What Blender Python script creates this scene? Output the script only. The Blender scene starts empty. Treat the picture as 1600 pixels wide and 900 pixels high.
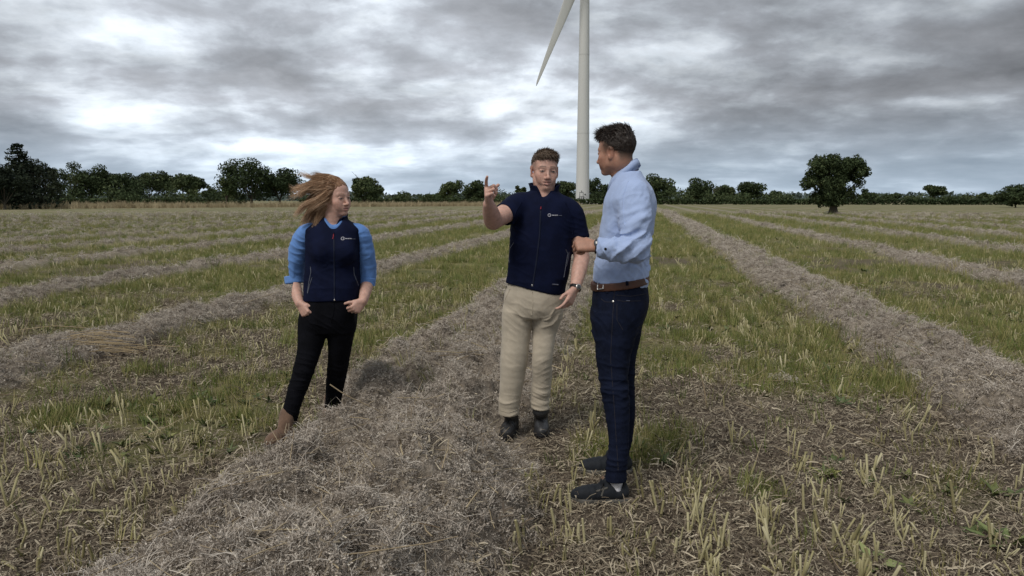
import bpy, math, random
import numpy as np
from mathutils import Vector, Matrix
from mathutils.bvhtree import BVHTree

R = math.radians
rng = np.random.default_rng(7)
random.seed(7)
SC = bpy.context.scene
COL = SC.collection

# ------------------------------------------------------------------ camera
CAM_H, F, PITCH = 1.47, 1155.0, R(6.86)
cam_data = bpy.data.cameras.new('camera')
cam = bpy.data.objects.new('camera', cam_data)
COL.objects.link(cam)
cam.location = (0, 0, CAM_H)
cam.rotation_euler = (math.pi / 2 - PITCH, 0, 0)
cam_data.sensor_width = 36.0
cam_data.lens = 36.0 * F / 1600
cam_data.clip_start, cam_data.clip_end = 0.05, 20000
SC.camera = cam

SC.view_settings.view_transform = 'Standard'
SC.view_settings.look = 'None'
SC.view_settings.exposure = 0.6
SC.view_settings.gamma = 1.0

# ------------------------------------------------------------------ node helpers
class NT:
    """small helper around a node tree"""
    def __init__(self, tree):
        self.t = tree
        self.n, self.l = tree.nodes, tree.links
    def new(self, typ, **kw):
        nd = self.n.new(typ)
        for k, v in kw.items():
            setattr(nd, k, v)
        return nd
    def put(self, sock, v):
        if isinstance(v, bpy.types.NodeSocket):
            self.l.new(v, sock)
        elif v is not None:
            if isinstance(v, (tuple, list)) and len(v) == 3 and sock.type == 'RGBA':
                v = (*v, 1.0)
            sock.default_value = v
    def math(self, op, a, b=None, c=None, clamp=False):
        nd = self.new('ShaderNodeMath', operation=op, use_clamp=clamp)
        for i, v in enumerate((a, b, c)):
            if v is not None:
                self.put(nd.inputs[i], v)
        return nd.outputs[0]
    def vmath(self, op, a, b=None):
        nd = self.new('ShaderNodeVectorMath', operation=op)
        self.put(nd.inputs[0], a)
        if b is not None:
            if op == 'SCALE':
                self.put(nd.inputs['Scale'], b)
            else:
                self.put(nd.inputs[1], b)
        return nd.outputs['Value'] if op in ('DOT_PRODUCT', 'LENGTH') else nd.outputs[0]
    def noise(self, vec, scale, detail=4.0, rough=0.55, dist=0.0, out=0):
        nd = self.new('ShaderNodeTexNoise')
        self.put(nd.inputs['Vector'], vec)
        self.put(nd.inputs['Scale'], scale)
        self.put(nd.inputs['Detail'], detail)
        self.put(nd.inputs['Roughness'], rough)
        self.put(nd.inputs['Distortion'], dist)
        return nd.outputs[out]
    def voro(self, vec, scale, out=0, feature='F1'):
        nd = self.new('ShaderNodeTexVoronoi', feature=feature)
        self.put(nd.inputs['Vector'], vec)
        self.put(nd.inputs['Scale'], scale)
        return nd.outputs[out]
    def step(self, v, lo, hi, a=0.0, b=1.0):
        nd = self.new('ShaderNodeMapRange', interpolation_type='SMOOTHSTEP')
        self.put(nd.inputs[0], v)
        for i, x in enumerate((lo, hi, a, b)):
            self.put(nd.inputs[1 + i], x)
        return nd.outputs[0]
    def mix(self, fac, a, b, blend='MIX'):
        nd = self.new('ShaderNodeMix', data_type='RGBA', blend_type=blend)
        self.put(nd.inputs[0], fac)
        self.put(nd.inputs[6], a)
        self.put(nd.inputs[7], b)
        return nd.outputs[2]
    def fmix(self, fac, a, b):
        nd = self.new('ShaderNodeMix', data_type='FLOAT')
        self.put(nd.inputs[0], fac); self.put(nd.inputs[2], a); self.put(nd.inputs[3], b)
        return nd.outputs[0]
    def ramp(self, fac, stops):
        nd = self.new('ShaderNodeValToRGB')
        els = nd.color_ramp.elements
        while len(els) < len(stops):
            els.new(0.5)
        for e, (p, c) in zip(els, stops):
            e.position = p
            e.color = (*c, 1.0)
        self.put(nd.inputs[0], fac)
        return nd.outputs[0]
    def bump(self, h, strength=0.3, dist=0.01):
        nd = self.new('ShaderNodeBump')
        self.put(nd.inputs['Height'], h)
        nd.inputs['Strength'].default_value = strength
        nd.inputs['Distance'].default_value = dist
        return nd.outputs[0]

def new_mat(name):
    m = bpy.data.materials.new(name)
    m.use_nodes = True
    m.node_tree.nodes.clear()
    t = NT(m.node_tree)
    out = t.new('ShaderNodeOutputMaterial')
    b = t.new('ShaderNodeBsdfPrincipled')
    t.l.new(b.outputs[0], out.inputs[0])
    return m, t, b

# ------------------------------------------------------------------ world: cloudy sky
SUN_EL, SUN_AZ = R(52), R(215)      # compass style: clockwise from +Y
w = bpy.data.worlds.new('World')
SC.world = w
w.use_nodes = True
w.node_tree.nodes.clear()
T = NT(w.node_tree)
geo = T.new('ShaderNodeTexCoord')
D = geo.outputs['Generated']
sx = T.new('ShaderNodeSeparateXYZ'); T.put(sx.inputs[0], D)
zc = T.math('MAXIMUM', sx.outputs[2], 0.0)
den = T.math('ADD', zc, 0.15)
cx = T.new('ShaderNodeCombineXYZ')
T.put(cx.inputs[0], T.math('DIVIDE', sx.outputs[0], den))
T.put(cx.inputs[1], T.math('DIVIDE', sx.outputs[1], den))
CP = cx.outputs[0]                     # point on a flat cloud deck
den2 = T.math('ADD', zc, 0.42)           # billows hang below the deck, so they are less foreshortened
cx2 = T.new('ShaderNodeCombineXYZ')
T.put(cx2.inputs[0], T.math('DIVIDE', sx.outputs[0], den2)); T.put(cx2.inputs[1], T.math('DIVIDE', sx.outputs[1], den2)); T.put(cx2.inputs[2], T.math('MULTIPLY', zc, 1.8))
PUFF0 = cx2.outputs[0]
def cloud_cover(vec, sh=0.0):
    PUFF = T.vmath('ADD', PUFF0, (-0.012 * sh, 0.0, 0.045 * sh))
    off = T.vmath('ADD', vec, (12.3, 4.4, 0.0))
    st = T.vmath('MULTIPLY', off, (0.95, 1.0, 1.0))
    warp = T.noise(st, 1.1, 3.0, 0.5, out=1)
    wv = T.vmath('SCALE', T.vmath('SUBTRACT', warp, (0.5, 0.5, 0.5)), 0.55)
    q = T.vmath('ADD', st, wv)
    n_big = T.noise(q, 0.62, 2.0, 0.45)
    n_mid = T.noise(q, 1.9, 6.0, 0.52)
    n_fin = T.noise(T.vmath('ADD', T.vmath('SCALE', q, 0.35), T.vmath('SCALE', PUFF, 2.2)), 3.4, 6.0, 0.55)
    n_puf = T.noise(T.vmath('ADD', T.vmath('SCALE', PUFF, 3.0), T.vmath('SCALE', wv, 0.6)), 1.7, 7.0, 0.62)
    return T.math('ADD', T.math('MULTIPLY', n_big, 0.55), T.math('ADD', T.math('MULTIPLY', n_mid, 0.42), T.math('ADD', T.math('MULTIPLY', n_fin, 0.20), T.math('MULTIPLY', n_puf, 0.26))))
cov = cloud_cover(CP)
# elevation and nearness to the bright part of the sky where the sun stands behind the deck
gl = Vector((math.sin(R(-12)) * math.cos(R(11)), math.cos(R(-12)) * math.cos(R(11)), math.sin(R(11))))
gd = T.vmath('DOT_PRODUCT', D, tuple(gl))
glow = T.step(gd, 0.86, 1.0)
cov_s = cloud_cover(T.vmath('ADD', CP, (-0.06, 0.20, 0.0)), 1.0)      # cover a little way towards the light
edge = T.math('SUBTRACT', cov, cov_s)
thick = T.step(T.math('SUBTRACT', cov, T.math('MULTIPLY', glow, 0.035)), 0.575, 0.80)
cloud = T.ramp(thick, [(0.0, (0.585, 0.64, 0.70)), (0.12, (0.50, 0.54, 0.585)), (0.34, (0.37, 0.402, 0.442)), (0.62, (0.265, 0.284, 0.314)), (1.0, (0.180, 0.190, 0.208))])
lit = T.math('ADD', 1.0, T.math('MULTIPLY', edge, 3.0))
gain = T.math('MULTIPLY', T.math('MAXIMUM', lit, 0.6), T.math('ADD', 0.76, T.math('MULTIPLY', glow, 0.46)))
cloud = T.vmath('SCALE', cloud, gain)
low = T.step(sx.outputs[2], 0.0, 0.13, 1.0, 0.0)
cloud = T.mix(T.math('MULTIPLY', low, 0.75), cloud, T.mix(0.6, cloud, (0.37, 0.49, 0.62)))
sky = T.new('ShaderNodeTexSky', sky_type='NISHITA')
sky.sun_disc = False
sky.sun_elevation = SUN_EL
sky.sun_rotation = SUN_AZ
skyc = T.vmath('SCALE', sky.outputs[0], 1.0)
bg1 = T.new('ShaderNodeBackground'); T.put(bg1.inputs[0], skyc); bg1.inputs[1].default_value = 0.10
bg2 = T.new('ShaderNodeBackground'); T.put(bg2.inputs[0], cloud); bg2.inputs[1].default_value = 1.0
gap = T.step(cov, 0.40, 0.50, 0.0, 1.0)
mx = T.new('ShaderNodeMixShader')
T.put(mx.inputs[0], gap); T.l.new(bg1.outputs[0], mx.inputs[1]); T.l.new(bg2.outputs[0], mx.inputs[2])
ow = T.new('ShaderNodeOutputWorld'); T.l.new(mx.outputs[0], ow.inputs[0])
w.cycles.sampling_method = 'MANUAL'
w.cycles.sample_map_resolution = 1024

# ------------------------------------------------------------------ sun, softened by the cloud
sd = bpy.data.lights.new('sun', 'SUN')
sun = bpy.data.objects.new('sun', sd); COL.objects.link(sun)
sd.energy, sd.angle, sd.color = 1.5, R(26), (1.0, 0.95, 0.88)
sv = Vector((math.sin(SUN_AZ) * math.cos(SUN_EL), math.cos(SUN_AZ) * math.cos(SUN_EL), math.sin(SUN_EL)))
sun.rotation_euler = sv.to_track_quat('Z', 'Y').to_euler()

# ------------------------------------------------------------------ general helpers
_cp, _sp = math.cos(PITCH), math.sin(PITCH)
def P(px, py, Y):
    """the point of the place that stands Y metres ahead and shows at pixel px, py of the photograph"""
    v = -(py - 450) / F
    yd, zd = _cp + v * _sp, -_sp + v * _cp
    k = Y / yd
    return np.array([(px - 800) / F * k, Y, CAM_H + zd * k])
def ray(px, py):
    v = -(py - 450) / F
    d = Vector(((px - 800) / F, _cp + v * _sp, -_sp + v * _cp))
    return d.normalized()

def tag(o, label=None, cat=None, group=None, kind=None):
    for k, v in (('label', label), ('category', cat), ('group', group), ('kind', kind)):
        if v:
            o[k] = v
    return o
def empty(name, loc=(0, 0, 0), rz=0.0):
    o = bpy.data.objects.new(name, None)
    COL.objects.link(o)
    o.location = loc
    o.rotation_euler = (0, 0, rz)
    o.empty_display_size = 0.1
    return o
def mesh_obj(name, v, f, mat=None, parent=None, smooth=True, link=True):
    me = bpy.data.meshes.new(name)
    v = np.asarray(v, dtype=np.float32)
    if isinstance(f, np.ndarray) and f.ndim == 2:
        k = f.shape[1]
        me.vertices.add(len(v)); me.vertices.foreach_set('co', v.ravel())
        me.loops.add(f.size); me.loops.foreach_set('vertex_index', f.astype(np.int32).ravel())
        me.polygons.add(len(f))
        me.polygons.foreach_set('loop_start', np.arange(0, f.size, k, dtype=np.int32))
        me.polygons.foreach_set('loop_total', np.full(len(f), k, dtype=np.int32))
        me.update(calc_edges=True)
    else:
        me.from_pydata([tuple(map(float, p)) for p in v], [], [tuple(map(int, q)) for q in f])
        me.update()
    if smooth:
        me.shade_smooth()
    if mat is not None:
        me.materials.append(mat)
    o = bpy.data.objects.new(name, me)
    if link:
        COL.objects.link(o)
    if parent is not None:
        o.parent = parent
        if parent.parent is None:      # meshes are built in place: undo the shift of the thing they belong to
            o.matrix_parent_inverse = Matrix.Translation(parent.location).inverted()
    return o
def set_attr(o, name, typ, data):
    a = o.data.attributes.new(name, typ, 'POINT')
    key = {'FLOAT': 'value', 'INT': 'value', 'FLOAT_VECTOR': 'vector', 'FLOAT_COLOR': 'color'}[typ]
    a.data.foreach_set(key, np.ascontiguousarray(data).ravel().astype(np.int32 if typ == 'INT' else np.float32))

# numpy noise
def _hash(ix, iy, iz, seed):
    h = (ix.astype(np.int64) * 374761393 + iy.astype(np.int64) * 668265263 + iz.astype(np.int64) * 2147483647 + seed * 974634777) & 0x7fffffff
    h = ((h ^ (h >> 13)) * 1274126177) & 0x7fffffff
    h = ((h ^ (h >> 16)) * 668265263) & 0x7fffffff
    return (h ^ (h >> 15)) % 65536 / 65535.0
def vnoise(x, y, z=None, seed=0):
    x, y = np.asarray(x, float), np.asarray(y, float)
    z = np.zeros_like(x) if z is None else np.asarray(z, float)
    ix, iy, iz = np.floor(x), np.floor(y), np.floor(z)
    fx, fy, fz = x - ix, y - iy, z - iz
    fx, fy, fz = (t * t * t * (t * (t * 6 - 15) + 10) for t in (fx, fy, fz))
    out = 0
    for a in (0, 1):
        for b in (0, 1):
            for c in (0, 1):
                out = out + _hash(ix + a, iy + b, iz + c, seed) * (fx if a else 1 - fx) * (fy if b else 1 - fy) * (fz if c else 1 - fz)
    return out
def fbm(x, y, z=None, oct=4, seed=0, gain=0.5):
    s, a, tot = 0.0, 1.0, 0.0
    for i in range(oct):
        k = 2.03 ** i
        s = s + a * vnoise(np.asarray(x) * k + 17.3 * i, np.asarray(y) * k - 9.1 * i, None if z is None else np.asarray(z) * k + 5.7 * i, seed + i)
        tot += a; a *= gain
    return s / tot
def sstep(x, a, b):
    t = np.clip((x - a) / (b - a), 0, 1)
    return t * t * (3 - 2 * t)

class Geo:
    """collects small faces and strips, with a tone per vertex"""
    def __init__(s): s.v, s.f, s.t = [], [], []
    def ribbon(s, pts, w, side=None, tone=0.5, tone2=None, taper=1.0):
        pts = [Vector(p) for p in pts]
        n = len(pts); i0 = len(s.v)
        for i, p in enumerate(pts):
            d = (pts[min(i + 1, n - 1)] - pts[max(i - 1, 0)])
            sd_ = Vector(side) if side is not None else d.cross(Vector((random.gauss(0, 1), random.gauss(0, 1), random.gauss(0, 1))))
            if side is None:
                side = sd_ = sd_.normalized()
            k = i / (n - 1)
            ww = w * (1 - taper * k) * 0.5
            tt = tone + (0 if tone2 is None else (tone2 - tone) * k)
            s.v += [p - Vector(sd_) * ww, p + Vector(sd_) * ww]; s.t += [tt, tt]
        for i in range(n - 1):
            a = i0 + 2 * i
            s.f.append((a, a + 1, a + 3, a + 2))
    def tube(s, pts, rad, n=5, tone=0.5, cap=False):
        pts = [Vector(p) for p in pts]; i0 = len(s.v)
        rad = rad if isinstance(rad, (list, tuple)) else [rad] * len(pts)
        for i, p in enumerate(pts):
            d = (pts[min(i + 1, len(pts) - 1)] - pts[max(i - 1, 0)]).normalized()
            a = d.orthogonal().normalized(); b_ = d.cross(a)
            for k in range(n):
                an = 2 * math.pi * k / n
                s.v.append(p + (a * math.cos(an) + b_ * math.sin(an)) * rad[i]); s.t.append(tone)
        for i in range(len(pts) - 1):
            for k in range(n):
                s.f.append((i0 + i * n + k, i0 + i * n + (k + 1) % n, i0 + (i + 1) * n + (k + 1) % n, i0 + (i + 1) * n + k))
        if cap:
            s.f.append(tuple(i0 + (len(pts) - 1) * n + k for k in range(n)))
    def leaf(s, p, d, up, l, w, tone=0.5, fold=0.15):
        p, d = Vector(p), Vector(d).normalized()
        sd_ = d.cross(Vector(up)).normalized(); nn = sd_.cross(d)
        i0 = len(s.v)
        s.v += [p, p + d * l * .45 - sd_ * w * .5 + nn * fold * w, p + d * l, p + d * l * .45 + sd_ * w * .5 + nn * fold * w, p + d * l * .45]
        s.t += [tone] * 5
        s.f += [(i0, i0 + 4, i0 + 1), (i0 + 1, i0 + 4, i0 + 2), (i0, i0 + 3, i0 + 4), (i0 + 3, i0 + 2, i0 + 4)]
    def obj(s, name, mat, parent=None, link=True, smooth=True):
        o = mesh_obj(name, [tuple(p) for p in s.v], s.f, mat, parent, smooth, link)
        set_attr(o, 'tone', 'FLOAT', np.array(s.t))
        return o

# ================================================================== FIELD
ROW_A = R(9.8)
RD = (math.sin(ROW_A), math.cos(ROW_A))          # along the rows
RL = (math.cos(ROW_A), -math.sin(ROW_A))         # across the rows
ROW0, ROWS = -1.35, 3.95
def rowco(x, y):
    return x * RL[0] + y * RL[1], x * RD[0] + y * RD[1]
def windrow(x, y):
    """0..1 cover of the nearest windrow, its index and signed offset from its centre"""
    wv, u = rowco(x, y)
    k = np.round((wv - ROW0) / ROWS)
    mean = 0.28 * (fbm(u * 0.11 + k * 31.7, k * 7.1, oct=3, seed=3) - 0.5) * np.where(k == 0, 0.5, 1.0)
    mean = mean + np.where(k == 0, .12 * (1 - sstep(u, 3.2, 4.6)) - .10 * np.exp(-((u - 6) / 1.0) ** 2), 0)
    e = wv - ROW0 - k * ROWS - mean
    hw = np.where(k == 0, 0.72, np.where(k == 1, 0.56, 0.38)) * (0.80 + 0.42 * fbm(u * 0.55 + k * 13.1, k * 3.3, oct=3, seed=5))
    edge = 0.16 * (fbm(wv * 2.6, u * 2.6, oct=3, seed=8) - 0.5)
    # the row on the left breaks up where its straw has been spread
    ae = np.abs(e) + edge
    cov = 1 - sstep(ae / hw, 0.72, 1.08)
    return cov, k, e, hw, u
FEET = [(935, 783, 3.47, .24), (945, 737, 3.86, .22), (792, 694, 4.34, .27), (847, 691, 4.37, .27), (428, 700, 4.28, .27), (400, 728, 4.00, .30), (450, 704, 4.20, .20), (385, 760, 3.74, .22), (500, 668, 4.66, .24), (512, 684, 4.46, .22), (800, 718, 4.10, .24), (845, 712, 4.16, .24), (518, 652, 4.876, .17)]
FEET = [(*P(a, b_, c)[:2], r_) for a, b_, c, r_ in FEET]
def height(x, y):
    x, y = np.asarray(x, float), np.asarray(y, float)
    cov, k, e, hw, u = windrow(x, y)
    r = np.hypot(x, y)
    t = np.clip(np.abs(e) / hw, 0, 1.3)
    prof = np.clip(1 - t ** 2.3, 0, 1) ** 0.95
    amp = np.where(k == 0, 0.30, np.where(k == 1, 0.19, 0.13))
    lump = fbm(x * 2.3, y * 2.3, oct=3, seed=11)
    big = 1 + np.where(k == 0, .10 * (1 - sstep(u, 2.9, 3.7)), 0)      # heaped higher towards the near end
    amp = amp * big
    # trodden groove along the middle of the near row
    heapy = np.abs(2 * fbm(x * 3.6 + 5, y * 3.6, oct=2, seed=13) - 1)
    g = np.where(k == 0, np.exp(-((e - 0.12 * np.sin(u * 1.1) + 0.05) / 0.20) ** 2) * sstep(u, 2.2, 3.0) * (1 - sstep(u, 5.2, 6.6)), 0)
    h = amp * prof * (0.45 + 1.05 * lump) * (1 - 0.55 * g) + cov * (.27 * (.40 - heapy)) * np.where(k == 0, big ** 2.2, np.where(k == 1, .8, .5))
    near = 1 - sstep(r, 14, 30)
    fine = fbm(x * 9, y * 9, oct=3, seed=21) - 0.5
    h = h + near * (fine * (0.03 + 0.075 * cov) + 0.014 * (fbm(x * 30, y * 30, oct=2, seed=25) - 0.5) * (0.6 + cov))
    h = h + 0.05 * (fbm(x * 0.5, y * 0.5, oct=2, seed=31) - 0.5)
    h = h - 0.02
    b0 = P(512, 655, 4.60)
    h = h + .02 * np.exp(-(((x - b0[0]) / .24) ** 2 + ((y - b0[1]) / .20) ** 2)) * (.6 + .8 * lump)
    for fx, fy, fr in FEET:           # trodden flat under the feet
        w_ = np.exp(-(np.hypot(x - fx, y - fy) / fr) ** 4)
        h = h * (1 - w_) + (-.006 + .012 * fine) * w_
    return h
def greenness(x, y):
    wv, u = rowco(x, y)
    n = fbm(x * 0.35, y * 0.35, oct=3, seed=41)
    n2 = fbm(x * 1.4, y * 1.4, oct=3, seed=43)
    lim = 5.7 + 2.2 * sstep(-x, 0.6, 4.0) + 2.4 * (n - 0.5)
    g = sstep(y + 2.6 * (n2 - .5), lim - 1.3, lim + 2.4) * sstep(0.45 * n + 0.55 * n2, 0.28, 0.56)
    g = np.maximum(g, 0.9 * sstep(0.45 * n + 0.55 * n2, 0.55, 0.66) * sstep(y, 2.9, 4.2))
    return np.clip(g, 0, 1)

# one sheet to the horizon: finer tessellation in the part of the field in front
def ground_mesh():
    rr = [0.0, 0.6]
    while rr[-1] < 6000:
        r = rr[-1]
        rr.append(r * (1.0085 if r < 11 else 1.02 if r < 40 else 1.09))
    rr = np.array(rr[1:])
    az = np.concatenate([np.linspace(-40, 40, 331), np.linspace(40, 320, 60)[1:-1]])
    A, Rr = np.meshgrid(np.radians(az), rr)
    x, y = Rr * np.sin(A), Rr * np.cos(A)
    z = height(x, y) * (1 - sstep(Rr, 90, 160))
    v = np.stack([x, y, z], -1).reshape(-1, 3)
    nr, na = len(rr), len(az)
    i = np.arange(nr - 1)[:, None] * na
    j = np.arange(na)[None, :]
    j2 = (j + 1) % na
    f = np.stack([i + j, i + na + j, i + na + j2, i + j2], -1).reshape(-1, 4)[:, ::-1]
    c = len(v)
    v = np.vstack([v, [[0, 0, z[0].mean()]]])
    quad = np.stack([np.full(na, c), np.arange(na), (np.arange(na) + 1) % na], -1)
    # close the middle with a fan
    o = mesh_obj('ground', v, f, None)
    fan = mesh_obj('ground_centre', v[np.r_[0:na, c]], np.stack([np.full(na, na), (np.arange(na) + 1) % na, np.arange(na)], -1), None)
    cov, *_ = windrow(v[:, 0], v[:, 1])
    return o, fan, v, cov
ground, fan, gv, gcov = ground_mesh()
bpy.data.objects.remove(fan)
ggreen = greenness(gv[:, 0], gv[:, 1])
set_attr(ground, 'straw', 'FLOAT', gcov)
set_attr(ground, 'green', 'FLOAT', ggreen)
tag(ground, kind='structure')

m, t, b = new_mat('field_soil')
tc = t.new('ShaderNodeNewGeometry').outputs['Position']
wv_ = t.vmath('DOT_PRODUCT', tc, (RL[0], RL[1], 0))
uu_ = t.vmath('DOT_PRODUCT', tc, (RD[0], RD[1], 0))
cmb = t.new('ShaderNodeCombineXYZ'); t.put(cmb.inputs[0], wv_); t.put(cmb.inputs[1], uu_)
rc = cmb.outputs[0]
dist = t.vmath('LENGTH', tc)
far = t.step(dist, 10, 45)
# windrows, as far as the eye can follow them
wob = t.math('MULTIPLY', t.math('SUBTRACT', t.noise(t.vmath('MULTIPLY', rc, (0.4, 0.09, 1)), 1.0, 3), 0.5), 0.9)
ph = t.math('DIVIDE', t.math('SUBTRACT', t.math('ADD', wv_, wob), ROW0 - ROWS / 2), ROWS)
fr = t.math('ABSOLUTE', t.math('SUBTRACT', t.math('FRACT', ph), 0.5))
edge_n = t.math('MULTIPLY', t.math('SUBTRACT', t.noise(rc, 1.3, 4), 0.5), 0.16)
wfar = t.step(t.math('ADD', fr, edge_n), 0.11, 0.19, 1.0, 0.0)
a1 = t.new('ShaderNodeAttribute', attribute_name='straw').outputs['Fac']
a2 = t.new('ShaderNodeAttribute', attribute_name='green').outputs['Fac']
strawm = t.fmix(far, a1, wfar)
n1 = t.noise(tc, 6, 5, 0.6)
n2 = t.noise(tc, 38, 4, 0.6)
chip = t.step(t.noise(t.vmath('MULTIPLY', tc, (1, 2.6, 1)), 42, 3, 0.5, 1.2), 0.60, 0.68)
soil = t.ramp(t.math('ADD', t.math('MULTIPLY', n1, 0.5), t.math('MULTIPLY', n2, 0.5)), [(0.3, (0.048, 0.037, 0.029)), (0.5, (0.105, 0.083, 0.063)), (0.7, (0.19, 0.155, 0.118))])
soil = t.mix(t.math('MULTIPLY', chip, 0.6), soil, (0.30, 0.26, 0.20))
olive = t.ramp(t.noise(tc, 1.1, 5, 0.62), [(0.3, (0.085, 0.092, 0.036)), (0.5, (0.150, 0.143, 0.060)), (0.7, (0.235, 0.200, 0.105))])
gfar = t.step(t.noise(rc, 0.11, 4, 0.6), 0.40, 0.62)
farc = t.mix(gfar, (0.245, 0.222, 0.118), (0.165, 0.175, 0.072))
farc = t.mix(t.step(t.noise(t.vmath('MULTIPLY', tc, (0.5, 1.6, 1)), 1.7, 5, 0.65), 0.35, 0.65), t.mix(0.5, farc, (0.085, 0.080, 0.042)), farc)
gcol = t.mix(far, t.mix(a2, soil, olive), farc)
straw = t.ramp(t.noise(tc, 30, 5, 0.65), [(0.3, (0.10, 0.082, 0.066)), (0.5, (0.25, 0.215, 0.175)), (0.72, (0.42, 0.37, 0.31))])
strawfar = t.mix(t.noise(tc, 2.5, 4), (0.19, 0.165, 0.13), (0.38, 0.335, 0.27))
col = t.mix(t.math('MULTIPLY', strawm, t.fmix(far, 1.0, 0.62)), gcol, t.mix(far, straw, strawfar))
t.put(b.inputs['Base Color'], col)
b.inputs['Roughness'].default_value = 0.95
b.inputs['Specular IOR Level'].default_value = 0.1
hgt = t.math('ADD', t.math('MULTIPLY', n2, 0.6), t.noise(tc, 120, 3))
t.put(b.inputs['Normal'], t.bump(hgt, 0.8, 0.012))
ground.data.materials.append(m)
# ================================================================== SCATTER
def leaf_mat(name, stops, rough=0.7, spec=0.2, trans=0.0, axis=None):
    """colour differs from piece to piece"""
    m, t, b = new_mat(name)
    oi = t.new('ShaderNodeObjectInfo').outputs['Random']
    at = t.new('ShaderNodeAttribute', attribute_name='tone').outputs['Fac']
    f = t.math('ADD', t.math('MULTIPLY', oi, 0.6), t.math('MULTIPLY', at, 0.4))
    t.put(b.inputs['Base Color'], t.ramp(f, stops))
    b.inputs['Roughness'].default_value = rough
    b.inputs['Specular IOR Level'].default_value = spec
    return m
M_FLUFF = leaf_mat('dry_straw', [(0.08, (0.12, 0.096, 0.077)), (0.30, (0.36, 0.314, 0.266)), (0.65, (0.535, 0.480, 0.415)), (1.0, (0.66, 0.615, 0.54))], 0.9, 0.1)
M_STEM = leaf_mat('straw_stem', [(0.1, (0.16, 0.11, 0.07)), (0.5, (0.34, 0.27, 0.175)), (1.0, (0.52, 0.43, 0.27))], 0.7, 0.2)
M_CHIP = leaf_mat('straw_chip', [(0.10, (0.072, 0.055, 0.042)), (0.42, (0.20, 0.162, 0.118)), (0.75, (0.41, 0.355, 0.26)), (1.0, (0.62, 0.55, 0.42))], 0.85, 0.15)
M_STUB = leaf_mat('stubble_stem', [(0.1, (0.22, 0.195, 0.095)), (0.5, (0.37, 0.335, 0.180)), (1.0, (0.50, 0.46, 0.30))], 0.6, 0.25)
M_CUT = leaf_mat('cut_pith', [(0.0, (0.55, 0.52, 0.40)), (1.0, (0.70, 0.66, 0.52))], 0.9, 0.1)
M_GRASS = leaf_mat('grass_blade', [(0.05, (0.085, 0.125, 0.032)), (0.42, (0.155, 0.190, 0.054)), (0.65, (0.26, 0.25, 0.090)), (1.0, (0.44, 0.375, 0.19))], 0.6, 0.25)
M_WEED = leaf_mat('weed_leaf', [(0.1, (0.055, 0.085, 0.032)), (0.6, (0.11, 0.135, 0.048)), (1.0, (0.24, 0.24, 0.08))], 0.55, 0.3)
M_DRYG = leaf_mat('dry_grass', [(0.1, (0.19, 0.145, 0.085)), (0.5, (0.39, 0.325, 0.205)), (1.0, (0.54, 0.46, 0.31))], 0.8, 0.15)

def rv(): return Vector((random.gauss(0, 1), random.gauss(0, 1), random.gauss(0, 1)))
def source(name, builders, mat):
    c = bpy.data.collections.new(name)
    for i, bf in enumerate(builders):
        g = Geo(); bf(g)
        c.objects.link(g.obj(name + '_piece', mat, link=False))
    return c

def b_fluff(g):       # a fuzzy clump of dry, curled flower heads and chaff
    for k in range(34):
        d = rv(); d.z = abs(d.z) * 0.8; d.normalize()
        c = d * random.uniform(.010, .034); c.z *= 0.7
        tone = random.uniform(.1, 1)
        for j in range(3):
            e = (d + rv() * .8).normalized()
            g.leaf(c, e, rv(), random.uniform(.005, .012), random.uniform(.0022, .0042), tone)
    for k in range(2):
        a = rv() * .02; a.z = abs(a.z) * .5
        dd = rv(); dd.z *= .4; dd.normalize()
        g.ribbon([a, a + dd * .03 + Vector((0, 0, .006)), a + dd * .06], .0018, tone=random.uniform(.3, 1), taper=.3)
def b_stem(g):        # a long loose stalk lying on the heap
    L = random.uniform(.14, .42); p = Vector((-L / 2, 0, 0)); pts = [p]; d = Vector((1, 0, 0))
    for i in range(5):
        d = (d + rv() * .10).normalized(); d.z *= .5
        p = p + d * L / 5; pts.append(p.copy())
    g.tube(pts, [.0022, .0022, .002, .0017, .0014, .001], 4, random.uniform(.2, 1))
def b_chip(g):
    for k in range(7):
        L = random.uniform(.010, .050); a = rv() * .05; a.z = abs(a.z) * .12
        d = rv(); d.z *= .25; d.normalize()
        wd = random.uniform(.002, .0065)
        sd_ = d.cross(Vector((0, 0, 1)) + rv() * .3).normalized()
        g.ribbon([a - d * L / 2, a + Vector((0, 0, random.uniform(0, .006))), a + d * L / 2], wd, sd_, random.uniform(0, 1), taper=random.uniform(0, .5))
def b_stub(g):
    for k in range(random.randint(1, 3)):
        h = random.uniform(.05, .15); lean = Vector((random.gauss(0, .14), random.gauss(0, .14), 1)).normalized()
        b0 = Vector((random.gauss(0, .014), random.gauss(0, .014), -.02)); r = random.uniform(.003, .0055)
        g.tube([b0, b0 + lean * h * .5, b0 + lean * h], [r * 1.15, r, r * .9], 5, random.uniform(0, 1), cap=True)
def b_grass(n, hh, spread, wd):
    def f(g):
        for k in range(n):
            a = random.uniform(0, 2 * math.pi); r = spread * math.sqrt(random.random())
            p = Vector((r * math.cos(a), r * math.sin(a), -.005)); L = hh * random.uniform(.45, 1.15)
            o = Vector((math.cos(a), math.sin(a), 0)) + rv() * .5; o.z = 0
            bend = random.uniform(.1, .7)
            tone = random.uniform(.0, .8) if random.random() < .82 else 1.0
            g.ribbon([p, p + Vector((0, 0, L * .5)) + o * L * .12 * bend, p + Vector((0, 0, L * (1 - .25 * bend))) + o * L * .5 * bend], wd, tone=tone, taper=.9)
    return f
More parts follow.
